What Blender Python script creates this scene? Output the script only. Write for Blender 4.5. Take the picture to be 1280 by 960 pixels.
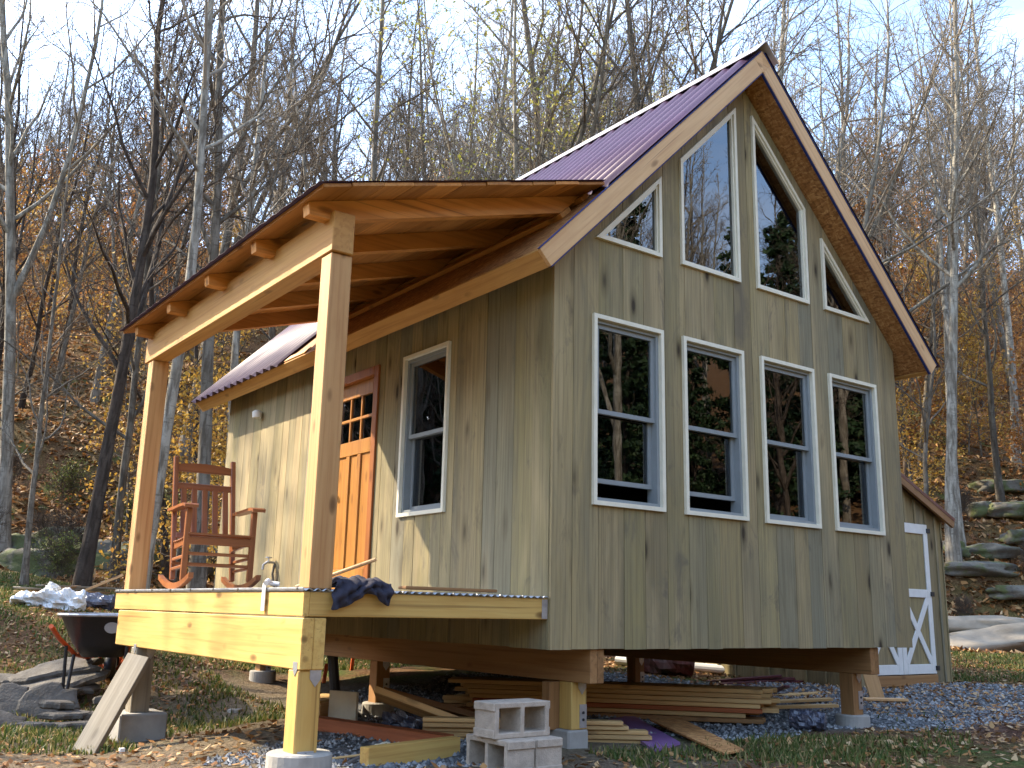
import bpy, math, random
import numpy as np
from mathutils import Matrix, Vector
R_ = math.radians
rng = random.Random(11)
nr = np.random.RandomState(5)
for o in list(bpy.data.objects): bpy.data.objects.remove(o)
scene = bpy.context.scene
col = scene.collection

# ------------------------------------------------------------------ camera
CAM = Vector((-4.3273, -5.3808, 0.2461)); YAW, PITCH, ROLL, FPX = 0.6342, 0.2278, 0.0224, 1225.65
FW = Vector((math.sin(YAW)*math.cos(PITCH), math.cos(YAW)*math.cos(PITCH), math.sin(PITCH)))
RT = Vector((math.cos(YAW), -math.sin(YAW), 0)); UP = RT.cross(FW)
RT, UP = RT*math.cos(ROLL)+UP*math.sin(ROLL), -RT*math.sin(ROLL)+UP*math.cos(ROLL)
cd = bpy.data.cameras.new('camera'); cam = bpy.data.objects.new('camera', cd); col.objects.link(cam)
m3 = Matrix((RT, UP, -FW)).transposed()
cam.matrix_world = Matrix.Translation(CAM) @ m3.to_4x4()
cd.sensor_width = 36; cd.lens = FPX/1280*36; cd.clip_end = 2000; cd.clip_start = .05
scene.camera = cam
cy_ = scene.cycles; cy_.max_bounces = 5; cy_.diffuse_bounces = 2; cy_.glossy_bounces = 3; cy_.transparent_max_bounces = 8; cy_.transmission_bounces = 4
scene.render.resolution_x, scene.render.resolution_y = 1024, 768

# ------------------------------------------------------------------ sky, sun, exposure
SUN = Vector((-1, 1.4, 1.2)).normalized()          # towards the sun: back left, about 35 degrees up
world = bpy.data.worlds.new('World'); scene.world = world; world.use_nodes = True
wt = world.node_tree; wt.nodes.clear()
wo = wt.nodes.new('ShaderNodeOutputWorld'); wb = wt.nodes.new('ShaderNodeBackground')
sk = wt.nodes.new('ShaderNodeTexSky'); sk.sky_type = 'NISHITA'; sk.sun_disc = False
sk.sun_elevation = math.asin(SUN.z); sk.sun_rotation = math.atan2(SUN.x, SUN.y)
sk.air_density = 1.0; sk.dust_density = .9; sk.ozone_density = 1.2
tc = wt.nodes.new('ShaderNodeTexCoord'); mp = wt.nodes.new('ShaderNodeMapping'); mp.inputs['Scale'].default_value = (2.2, 2.2, 5)
nz = wt.nodes.new('ShaderNodeTexNoise'); nz.inputs['Scale'].default_value = 1.6; nz.inputs['Detail'].default_value = 7; nz.inputs['Roughness'].default_value = .6
rp = wt.nodes.new('ShaderNodeValToRGB'); rp.color_ramp.elements[0].position = .48; rp.color_ramp.elements[1].position = .74
rp.color_ramp.elements[1].color = (.62, .62, .62, 1)
mx = wt.nodes.new('ShaderNodeMix'); mx.data_type = 'RGBA'; mx.inputs[7].default_value = (3.5, 3.6, 3.8, 1)   # thin broken cloud over the whole sky
L = wt.links.new
L(tc.outputs['Generated'], mp.inputs['Vector']); L(mp.outputs[0], nz.inputs['Vector']); L(nz.outputs['Fac'], rp.inputs['Fac'])
L(rp.outputs['Color'], mx.inputs[0]); L(sk.outputs['Color'], mx.inputs[6]); L(mx.outputs[2], wb.inputs['Color']); L(wb.outputs[0], wo.inputs[0])
wb.inputs['Strength'].default_value = 0.15
sl = bpy.data.lights.new('sun', 'SUN'); sl.energy = 2.5; sl.angle = R_(.53); sl.color = (1, .86, .64)
so = bpy.data.objects.new('sun', sl); col.objects.link(so); so.rotation_euler = (-SUN).to_track_quat('-Z', 'Y').to_euler(); so.location = (-20, 28, 24)
vs = scene.view_settings; vs.view_transform = 'Standard'; vs.look = 'None'; vs.gamma = 1; vs.exposure = 2.45; vs.use_curve_mapping = False

# ------------------------------------------------------------------ helpers
def ray(x, y): return FW + RT*((x-640)/FPX) + UP*((480-y)/FPX)
def atz(x, y, z): d = ray(x, y); return CAM + d*((z-CAM.z)/d.z)
def aty(x, y, v): d = ray(x, y); return CAM + d*((v-CAM.y)/d.y)
def atd(x, y, dep): return CAM + ray(x, y)*dep
CY, SY = math.cos(YAW), math.sin(YAW)
def DR(x, y): dx, dy = x-CAM.x, y-CAM.y; return dx*SY+dy*CY, dx*CY-dy*SY
def XY(D, R): return CAM.x+D*SY+R*CY, CAM.y+D*CY-R*SY
def sm(t, a, b): t = np.clip((t-a)/(b-a), 0, 1); return t*t*(3-2*t)
def hmap(x, y):                                      # terrain height
    x = np.asarray(x, float); y = np.asarray(y, float)
    D = (x-CAM.x)*SY+(y-CAM.y)*CY; R = (x-CAM.x)*CY-(y-CAM.y)*SY
    z = -.70 + .05*np.clip(D-10, 0, 1e9) - .05*np.clip(D-22, 0, 1e9)
    z = z - .16*sm(-R, 1.2, 3.2)*(1-sm(D, 9.5, 12))
    z = z + sm(D, 9.5, 14.5)*np.clip(-R-2.5, 0, 9)*.17
    t = D-19.5+1.2*np.sin(R*.21)
    hill = .46*np.where(t > 0, t, 0)*sm(t, -1, 7)
    z = z + hill - .40*np.clip(D-95, 0, 1e9)
    b = sm(D, 15, 26)
    z = z + b*(.35*np.sin(x*.9+1.3*np.sin(y*.55))*np.sin(y*.8+.7) + .22*np.sin(x*2.1+y*1.3) + .5*np.sin(D*.9+.8*np.sin(R*.33))*.5)
    z = z + .025*np.sin(x*1.7+.4)*np.sin(y*1.9) + .012*np.sin(x*4.3+y*3.1)
    bk = -D-14
    rr = np.clip(R-20, 0, 60)*(1-sm(D, 14, 34))
    z = z + .45*rr*sm(rr, 0, 5)
    lf = np.clip(-R-22, 0, 60)*(1-sm(D, 24, 45))
    z = z + .22*lf*sm(lf, 0, 6)
    z = z + .42*np.where(bk > 0, bk, 0)*sm(bk, 0, 8)*(1-.6*sm(-D, 40, 70))
    return z
def hz(x, y): return float(hmap(x, y))
def on_ground(px, py):                               # point where a sight line meets the terrain
    d = ray(px, py); t = 2.
    for _ in range(4000):
        p = CAM+d*t
        if p.z <= hz(p.x, p.y): return p
        t += .03
    return CAM+d*40

WM = {}
def link(o, parent=None, M=None):
    M = M or Matrix(); col.objects.link(o); WM[o.name] = M
    if parent is not None:
        o.parent = parent; o.matrix_basis = WM[parent.name].inverted() @ M
    else: o.matrix_basis = M
    return o
def tag(o, label=None, cat=None, group=None, kind=None):
    if label: o['label'] = label
    if cat: o['category'] = cat
    if group: o['group'] = group
    if kind: o['kind'] = kind
    return o
def empty(name, loc, label=None, cat=None, group=None, rz=0, parent=None):
    o = bpy.data.objects.new(name, None); o.empty_display_size = .1
    link(o, parent, Matrix.Translation(Vector(loc)) @ Matrix.Rotation(rz, 4, 'Z'))
    return tag(o, label, cat, group)
class MB:
    def __init__(s): s.v = []; s.f = []
    def add(s, vs, fs):
        k = len(s.v); s.v += [tuple(p) for p in vs]; s.f += [tuple(i+k for i in f) for f in fs]; return s
    def box(s, lo, hi, c=.004, M=None):              # box with chamfered edges
        lo = Vector(lo); hi = Vector(hi); c = min(c, .3*min(hi-lo)); V = []; F = []; idx = {}
        for i in range(8):
            sg = [(i >> a) & 1 for a in range(3)]
            for ax in range(3):
                p = [ (hi[a] if sg[a] else lo[a]) + (0 if a == ax else (-c if sg[a] else c)) for a in range(3)]
                idx[(tuple(sg), ax)] = len(V); V.append(Vector(p))
        def fc(q, n):
            a = (V[q[1]]-V[q[0]]).cross(V[q[2]]-V[q[0]])
            F.append(tuple(q) if a.dot(n) > 0 else tuple(reversed(q)))
        for ax in range(3):
            for sv in (0, 1):
                b, d = [k for k in range(3) if k != ax]; q = []
                for (u, w) in ((0, 0), (1, 0), (1, 1), (0, 1)):
                    t = [0]*3; t[ax] = sv; t[b] = u; t[d] = w; q.append(idx[(tuple(t), ax)])
                n = Vector((0, 0, 0)); n[ax] = 1 if sv else -1; fc(q, n)
        for ax in range(3):
            b, d = [k for k in range(3) if k != ax]
            for u in (0, 1):
                for w in (0, 1):
                    t0 = [0]*3; t0[b] = u; t0[d] = w; t1 = t0[:]; t1[ax] = 1
                    n = Vector((0, 0, 0)); n[b] = 1 if u else -1; n[d] = 1 if w else -1
                    fc([idx[(tuple(t0), b)], idx[(tuple(t1), b)], idx[(tuple(t1), d)], idx[(tuple(t0), d)]], n)
        for i in range(8):
            sg = tuple((i >> a) & 1 for a in range(3)); n = Vector([1 if q else -1 for q in sg])
            fc([idx[(sg, 0)], idx[(sg, 1)], idx[(sg, 2)]], n)
        if M is not None: V = [M @ p for p in V]
        return s.add(V, F)
    def prism(s, poly, f0, f1):                      # poly in 2D, f0/f1 map (u,v) to 3D for each cap
        n = len(poly); V = [f0(*p) for p in poly]+[f1(*p) for p in poly]
        F = [tuple(range(n)), tuple(reversed(range(n, 2*n)))]+[(i, i+n, (i+1) % n+n, (i+1) % n) for i in range(n)]
        return s.add(V, F)
    def tube(s, pts, rad, n=8, cap=True, flat=None):
        pts = [Vector(p) for p in pts]; k = len(pts)
        if not hasattr(rad, '__len__'): rad = [rad]*k
        V = []; F = []; u = None
        for i, p in enumerate(pts):
            t = (pts[min(i+1, k-1)]-pts[max(i-1, 0)]).normalized()
            if u is None: u = t.orthogonal().normalized()
            u = (u-t*u.dot(t)).normalized(); w = t.cross(u)
            for j in range(n):
                a = 2*math.pi*j/n; V.append(p+(u*math.cos(a)+w*math.sin(a))*rad[i])
        for i in range(k-1):
            for j in range(n): F.append((i*n+j, i*n+(j+1) % n, (i+1)*n+(j+1) % n, (i+1)*n+j))
        if cap: F += [tuple(reversed(range(n))), tuple(range((k-1)*n, k*n))]
        return s.add(V, F)
    def lathe(s, prof, n=24, c=(0, 0, 0), cap=True):
        V = []; F = []; k = len(prof)
        for r, z in prof:
            for j in range(n): a = 2*math.pi*j/n; V.append((c[0]+r*math.cos(a), c[1]+r*math.sin(a), c[2]+z))
        for i in range(k-1):
            for j in range(n): F.append((i*n+j, i*n+(j+1) % n, (i+1)*n+(j+1) % n, (i+1)*n+j))
        if cap: F += [tuple(reversed(range(n))), tuple(range((k-1)*n, k*n))]
        return s.add(V, F)
    def ring(s, poly, w, y0, y1):                    # mitred frame on a polygon (x,z); y0 outer face, y1 inner face
        n = len(poly); inn = inset(poly, w)
        V = [(x, y0, z) for x, z in poly]+[(x, y0, z) for x, z in inn]+[(x, y1, z) for x, z in poly]+[(x, y1, z) for x, z in inn]
        F = []
        for i in range(n):
            j = (i+1) % n
            F += [(i, j, n+j, n+i), (2*n+j, 2*n+i, 3*n+i, 3*n+j), (j, i, 2*n+i, 2*n+j), (n+i, n+j, 3*n+j, 3*n+i)]
        s.add(V, F); return inn
    def mesh(s, name, mat=None, smooth=False):
        me = bpy.data.meshes.new(name); me.from_pydata(s.v, [], s.f); me.update()
        if mat: me.materials.append(mat)
        if smooth: me.polygons.foreach_set('use_smooth', [True]*len(me.polygons))
        return me
    def build(s, name, mat, parent=None, M=None, smooth=False):
        return link(bpy.data.objects.new(name, s.mesh(name, mat, smooth)), parent, M)
def inset(poly, w):
    n = len(poly); out = []
    ar = sum(poly[i][0]*poly[(i+1) % n][1]-poly[(i+1) % n][0]*poly[i][1] for i in range(n)); sgn = 1 if ar > 0 else -1
    for i in range(n):
        a, b, c = Vector(poly[i-1]), Vector(poly[i]), Vector(poly[(i+1) % n])
        d1 = (b-a).normalized(); d2 = (c-b).normalized(); n1 = Vector((-d1.y, d1.x))*sgn; n2 = Vector((-d2.y, d2.x))*sgn
        k = (n1+n2); k = k/(1+n1.dot(n2)); p = b+k*w; out.append((p.x, p.y))
    return out
def along(p0, p1, up=(0, 0, 1)):                     # matrix whose local X runs p0 -> p1, local Z near up
    p0 = Vector(p0); p1 = Vector(p1); x = (p1-p0).normalized(); up = Vector(up); y = up.cross(x).normalized(); z = x.cross(y)
    M = Matrix((x, y, z)).transposed().to_4x4(); M.translation = p0; return M
def board(name, p0, p1, w, t, mat, parent=None, up=(0, 0, 1), c=.004):   # centred on p0-p1; w across (local Y), t along local Z
    Ln = (Vector(p1)-Vector(p0)).length
    return MB().box((0, -w/2, -t/2), (Ln, w/2, t/2), c).build(name, mat, parent, along(p0, p1, up))
def copy_tree(o, M, parent=None):
    c = o.copy(); link(c, parent, M)
    for ch in list(o.children):
        rel = WM[o.name].inverted() @ WM[ch.name]; copy_tree(ch, M @ rel, c)
    return c

# ------------------------------------------------------------------ materials
class NT:
    def __init__(s, name):
        s.m = bpy.data.materials.new(name); s.m.use_nodes = True; s.t = s.m.node_tree
        s.b = s.t.nodes['Principled BSDF']; s.out = s.t.nodes['Material Output']
    def n(s, typ, props=None, **inp):
        nd = s.t.nodes.new('ShaderNode'+typ)
        for k, v in (props or {}).items(): setattr(nd, k, v)
        for k, v in inp.items(): s.put(nd.inputs[k.replace('_', ' ')], v)
        return nd
    def put(s, sock, v):
        if isinstance(v, bpy.types.NodeSocket): s.t.links.new(v, sock)
        else: sock.default_value = v
    def set(s, **k):
        for a, v in k.items(): s.put(s.b.inputs[a.replace('_', ' ')], v)
    def mix(s, f, a, b, blend='MIX'):
        nd = s.n('Mix', {'data_type': 'RGBA', 'blend_type': blend}); s.put(nd.inputs[0], f)
        for i, v in ((6, a), (7, b)): s.put(nd.inputs[i], v if isinstance(v, bpy.types.NodeSocket) else (*v, 1))
        return nd.outputs[2]
    def math(s, op, a, b=0.):
        nd = s.n('Math', {'operation': op}); s.put(nd.inputs[0], a); s.put(nd.inputs[1], b); return nd.outputs[0]
    def vm(s, op, a, b):
        nd = s.n('VectorMath', {'operation': op}); s.put(nd.inputs[0], a); s.put(nd.inputs[1], b); return nd.outputs[0]
    def ramp(s, f, stops):
        nd = s.n('ValToRGB', Fac=f); e = nd.color_ramp.elements
        while len(e) < len(stops): e.new(.5)
        for i, (p, c) in enumerate(stops): e[i].position = p; e[i].color = (*c, 1) if hasattr(c, '__len__') else (c, c, c, 1)
        return nd.outputs['Color']
    def noise(s, v, scale, detail=4, rough=.55, dist=0): return s.n('TexNoise', Vector=v, Scale=float(scale), Detail=float(detail), Roughness=rough, Distortion=float(dist)).outputs['Fac']
    def obj(s, rnd=True):
        o = s.n('TexCoord').outputs['Object']
        if not rnd: return o
        r = s.n('ObjectInfo').outputs['Random']; cb = s.n('CombineXYZ', X=s.math('MULTIPLY', r, 37.), Y=s.math('MULTIPLY', r, 91.), Z=s.math('MULTIPLY', r, 53.)).outputs[0]
        return s.vm('ADD', o, cb)
    def rnd(s): return s.n('ObjectInfo').outputs['Random']
    def bump(s, h, st=.3, d=.01): s.put(s.b.inputs['Normal'], s.n('Bump', Strength=st, Distance=d, Height=h).outputs[0])
def wood(name, c1, c2, c3, rough=.6, ax=0, knots=.5, var=.35, grain=.6, bump=.35, spec=.3):
    """c1 pale, c2 mid, c3 dark (knots, latewood); grain runs along local axis ax"""
    q = NT(name); v = q.obj()
    def st(a, b): s_ = [b, b, b]; s_[ax] = a; return q.vm('MULTIPLY', v, tuple(s_))
    g = q.noise(st(.9, 34.), 1., 3, .6, .4); w = q.noise(st(.5, 5.), 1., 4, .6, 1.2)
    base = q.mix(q.ramp(w, [(.3, 0), (.72, 1)]), c1, c2)
    base = q.mix(q.math('MULTIPLY', q.ramp(g, [(.45, 0), (.75, 1)]), grain), base, c3)
    ck = q.noise(st(.45, 40.), 1., 2, .5); base = q.mix(q.math('MULTIPLY', q.ramp(ck, [(.66, 0), (.72, 1)]), .45*(knots > 0)), base, tuple(a*.4 for a in c3))
    pat = q.noise(st(.7, 2.2), 1., 5, .65, .5); base = q.mix(q.ramp(pat, [(.5, 0), (.75, .4)]), base, c3)
    vo = q.n('TexVoronoi', {'feature': 'F1'}, Vector=st(2.8, 7.), Scale=1., Randomness=1.).outputs['Distance']
    kn = q.ramp(vo, [(.06, 1), (.13, .7), (.2, 0)])
    sel = q.ramp(q.noise(st(1.1, 3.), 1., 1), [(.38, 0), (.46, 1)])
    base = q.mix(q.math('MULTIPLY', q.math('MULTIPLY', kn, sel), knots), base, tuple(a*.35 for a in c3))
    rn = q.rnd(); br = q.math('ADD', q.math('MULTIPLY', rn, var), 1-var*.5)
    base = q.mix(1., base, q.n('CombineColor', Red=br, Green=br, Blue=br).outputs[0], 'MULTIPLY')
    q.set(Base_Color=base, Roughness=rough); q.b.inputs['Specular IOR Level'].default_value = spec; q.bump(g, bump, .004); return q.m
def plain(name, c, rough=.6, metal=0, nscale=9, amt=.25, bump=.1, spec=.4, c2=None):
    q = NT(name); v = q.obj(); n1 = q.noise(v, nscale, 5, .6)
    c2 = c2 or tuple(a*(1-amt) for a in c)
    q.set(Base_Color=q.mix(q.ramp(n1, [(.32, 0), (.7, 1)]), c, c2), Metallic=float(metal), Roughness=rough); q.b.inputs['Specular IOR Level'].default_value = spec
    if bump: q.bump(q.noise(v, nscale*6, 3), bump, .01)
    return q.m
def siding_mat(name):
    q = NT(name); v = q.obj(); rn = q.rnd()
    def st(a, b): return q.vm('MULTIPLY', v, (b, b, a))
    tone = q.ramp(rn, [(0., (.275, .238, .108)), (.18, (.335, .285, .138)), (.36, (.205, .208, .150)), (.52, (.36, .295, .142)), (.68, (.225, .188, .100)), (.84, (.32, .262, .122)), (1., (.245, .218, .108))])
    w = q.noise(st(.6, 3.4), 1., 6, .66, .9); c = q.mix(q.ramp(w, [(.40, 0), (.66, .7)]), tone, (.190, .176, .112))
    w2 = q.noise(st(.4, 2.3), 1., 5, .62, .5); c = q.mix(q.ramp(w2, [(.48, 0), (.66, .7)]), c, (.42, .345, .185))
    w3 = q.noise(st(.9, 2.6), 1.3, 5, .7, 1.); c = q.mix(q.ramp(w3, [(.58, 0), (.68, .55)]), c, (.115, .104, .080))
    g = q.noise(st(1.1, 60.), 1., 3, .6, .3); c = q.mix(q.ramp(g, [(.42, 0), (.75, .5)]), c, (.085, .072, .042))
    st_ = q.noise(st(1.4, 8.), 1., 4, .7, .8); c = q.mix(q.ramp(st_, [(.60, 0), (.74, .5)]), c, (.105, .090, .055))
    vo = q.n('TexVoronoi', Vector=st(1.7, 5.), Scale=1.).outputs['Distance']
    kn = q.math('MULTIPLY', q.ramp(vo, [(.07, 1), (.2, 0)]), q.ramp(q.noise(st(.8, 2.), 1., 1), [(.42, 0), (.48, 1)]))
    c = q.mix(kn, c, (.045, .034, .018))
    rg = q.math('MULTIPLY', q.ramp(vo, [(.14, 0), (.2, 1), (.3, 0)]), q.ramp(q.noise(st(.8, 2.), 1., 1), [(.42, 0), (.5, .35)]))
    c = q.mix(rg, c, (.11, .085, .045))
    c = q.mix(1., c, (1., .925, .90), 'MULTIPLY')
    q.set(Base_Color=c, Roughness=.75); q.b.inputs['Specular IOR Level'].default_value = .25; q.bump(g, .35, .004); return q.m
def osb_mat(name, dark=1.):
    q = NT(name); v = q.obj(); hs = []
    wp = q.n('TexNoise', Vector=v, Scale=9.).outputs['Color']
    for sc_ in ((70., 20., 45.), (22., 66., 45.)):
        vo = q.n('TexVoronoi', Vector=q.vm('ADD', q.vm('MULTIPLY', v, sc_), q.vm('MULTIPLY', wp, (3., 3., 3.))), Scale=1.)
        hs.append(q.n('SeparateColor', Color=vo.outputs['Color']).outputs[0])
    h = q.math('ADD', q.math('MULTIPLY', hs[0], .6), q.math('MULTIPLY', hs[1], .4))
    c = q.ramp(h, [(.1, (.21*dark, .085*dark, .026*dark)), (.4, (.34*dark, .15*dark, .045*dark)), (.65, (.44*dark, .21*dark, .068*dark)), (.95, (.58*dark, .33*dark, .13*dark))])
    c = q.mix(q.ramp(q.noise(v, 2.2, 4), [(.4, 0), (.7, .35)]), c, (.20*dark, .08*dark, .022*dark))
    q.set(Base_Color=c, Roughness=.7); q.bump(h, .2, .004); return q.m
def leaf_mat(name, stops, trans=.35, rough=.6):
    q = NT(name); r = q.n('NewGeometry').outputs['Random Per Island']; rn = q.rnd()
    c = q.ramp(q.math('FRACT', q.math('ADD', r, q.math('MULTIPLY', rn, .35))) if len(stops) > 9 else r, stops)
    q.set(Base_Color=c, Roughness=rough); q.b.inputs['Specular IOR Level'].default_value = .25
    tr = q.n('BsdfTranslucent', Color=c); mxs = q.n('MixShader'); mxs.inputs[0].default_value = trans
    q.t.links.new(q.b.outputs[0], mxs.inputs[1]); q.t.links.new(tr.outputs[0], mxs.inputs[2]); q.t.links.new(mxs.outputs[0], q.out.inputs[0]); return q.m
def glass_mat(name):
    q = NT(name); q.t.nodes.remove(q.b)
    fr = q.n('Fresnel', IOR=1.9).outputs[0]
    gl = q.n('BsdfGlossy', Color=(.95, .97, 1, 1), Roughness=.004); nv = q.noise(q.obj(), 3.0, 1)
    q.put(gl.inputs['Normal'], q.n('Bump', Strength=.02, Distance=.02, Height=nv).outputs[0])
    tr = q.n('BsdfTransparent', Color=(.42, .45, .46, 1)); mxs = q.n('MixShader', Fac=fr)
    q.t.links.new(tr.outputs[0], mxs.inputs[1]); q.t.links.new(gl.outputs[0], mxs.inputs[2]); q.t.links.new(mxs.outputs[0], q.out.inputs[0]); return q.m
def bark_mat(name, c1, c2, c3):
    q = NT(name); v = q.obj()
    n1 = q.noise(q.vm('MULTIPLY', v, (1., 1., .35)), 5., 5, .65); n2 = q.noise(q.vm('MULTIPLY', v, (9., 9., 1.6)), 1.6, 4, .6)
    c = q.mix(q.ramp(n1, [(.42, 0), (.58, 1)]), c1, c2); c = q.mix(q.ramp(n2, [(.45, 0), (.62, .9)]), c, c3)
    n4 = q.noise(q.vm('MULTIPLY', v, (3., 3., 14.)), 1.4, 4, .7); c = q.mix(q.ramp(n4, [(.56, 0), (.66, .7)]), c, c3)
    br = q.math('ADD', q.math('MULTIPLY', q.rnd(), .5), .75); c = q.mix(1., c, q.n('CombineColor', Red=br, Green=br, Blue=br).outputs[0], 'MULTIPLY')
    q.set(Base_Color=c, Roughness=.9); q.b.inputs['Specular IOR Level'].default_value = .15; q.bump(n2, .6, .03); return q.m

M_ = {}
M_['siding'] = siding_mat('weathered_siding')
M_['core'] = plain('wall_sheathing', (.05, .045, .035), .9)
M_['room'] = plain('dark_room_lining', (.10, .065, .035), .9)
M_['fir'] = wood('fir_timber', (.57, .33, .135), (.47, .24, .085), (.30, .12, .035), var=.2, knots=.8)
M_['beam'] = wood('hemlock_beam', (.57, .315, .095), (.47, .23, .06), (.30, .115, .028), var=.2)
M_['beam_y'] = wood('fascia_wood', (.57, .315, .095), (.47, .23, .06), (.30, .115, .028), var=.2, ax=1)
M_['plank'] = wood('roof_plank_wood', (.58, .27, .075), (.46, .19, .042), (.25, .085, .02), var=.5, knots=.7)
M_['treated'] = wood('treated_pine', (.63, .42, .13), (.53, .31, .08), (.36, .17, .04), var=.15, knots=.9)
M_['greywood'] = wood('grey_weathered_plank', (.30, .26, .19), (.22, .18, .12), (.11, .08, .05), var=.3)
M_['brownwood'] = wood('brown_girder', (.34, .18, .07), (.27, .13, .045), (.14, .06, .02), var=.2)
M_['redwood'] = wood('red_stained_timber', (.38, .11, .035), (.30, .08, .025), (.16, .04, .015), var=.25)
M_['lumber'] = wood('stacked_lumber', (.66, .45, .20), (.54, .33, .125), (.28, .13, .05), var=.5)
M_['rake'] = wood('pale_rake_board', (.68, .43, .21), (.60, .35, .15), (.38, .17, .06), var=.15, knots=.7)
M_['door'] = wood('varnished_door', (.44, .21, .05), (.36, .15, .03), (.20, .065, .013), rough=.32, ax=2, var=.12, spec=.5)
M_['doorframe'] = wood('door_casing', (.36, .13, .035), (.28, .09, .025), (.15, .04, .01), rough=.4, ax=2, var=.1)
M_['chair'] = wood('red_brown_chair', (.33, .115, .034), (.25, .078, .022), (.13, .036, .011), rough=.35, knots=0, var=.15, spec=.5)
M_['osb'] = osb_mat('oriented_strand_board')
M_['osb_pale'] = osb_mat('pale_strand_board', 1.25)
M_['cream'] = plain('cream_trim', (.76, .70, .54), .55, amt=.12)
M_['vinyl'] = plain('grey_vinyl', (.25, .27, .27), .4, amt=.1)
M_['glass'] = glass_mat('window_glass')
M_['blue'] = plain('blue_membrane', (.02, .035, .16), .5)
M_['galv'] = plain('galvanised_steel', (.50, .51, .52), .42, .7, 14, .35)
M_['ridge'] = plain('pale_ridge_cap', (.58, .52, .50), .35, .3, 6, .2)
M_['concrete'] = plain('concrete', (.37, .345, .30), .9, 0, 6, .3, .3)
M_['block'] = plain('concrete_block', (.52, .42, .32), .95, 0, 16, .3, .5)
M_['slate'] = plain('slate_stone', (.125, .11, .09), .9, 0, 7, .5, .9, c2=(.055, .045, .034))
M_['black'] = plain('black_plastic', (.018, .018, .02), .5)
M_['purple'] = plain('purple_roof_sheet', (.078, .040, .078), .5, 0, 4, .25, .03, .28)
M_['maroon'] = plain('maroon_sheet', (.10, .02, .025), .45, .1)
M_['shed'] = siding_mat('shed_siding')
M_['white'] = plain('white_paint', (.76, .74, .68), .6, amt=.12)
M_['brownroof'] = plain('brown_shed_roof', (.16, .055, .03), .5)
M_['purplepale'] = plain('purple_offcut', (.26, .13, .30), .45, 0, 6, .2)

# ================================================================== ground
def spaced(lo, hi, fine, coarse, a, b):
    out = [lo]
    while out[-1] < hi:
        x = out[-1]; d = 0 if a <= x <= b else min(abs(x-a), abs(x-b)); out.append(x+min(coarse, fine+d*.06))
    return np.array(out)
Ds = spaced(-80, 190, .22, 5, 2, 30); Rs = spaced(-150, 150, .25, 6, -14, 16)
gx = CAM.x+Ds[:, None]*SY+Rs[None, :]*CY; gy = CAM.y+Ds[:, None]*CY-Rs[None, :]*SY
gzz = hmap(gx, gy)
gv = np.stack([gx, gy, gzz], -1).reshape(-1, 3); nD, nR = len(Ds), len(Rs)
ii = (np.arange(nD-1)[:, None]*nR+np.arange(nR-1)[None, :]).reshape(-1)
gf = np.stack([ii, ii+1, ii+nR+1, ii+nR], -1)
def arr_mesh(name, V, F, mat, smooth=False):
    V = np.asarray(V, np.float32); F = np.asarray(F, np.int32); me = bpy.data.meshes.new(name); k = F.shape[1]
    me.vertices.add(len(V)); me.vertices.foreach_set('co', V.ravel()); me.loops.add(F.size); me.loops.foreach_set('vertex_index', F.ravel())
    me.polygons.add(len(F)); me.polygons.foreach_set('loop_start', np.arange(len(F), dtype=np.int32)*k)
    me.polygons.foreach_set('use_smooth', np.full(len(F), smooth)); me.update(calc_edges=True); me.materials.append(mat); return me
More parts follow.
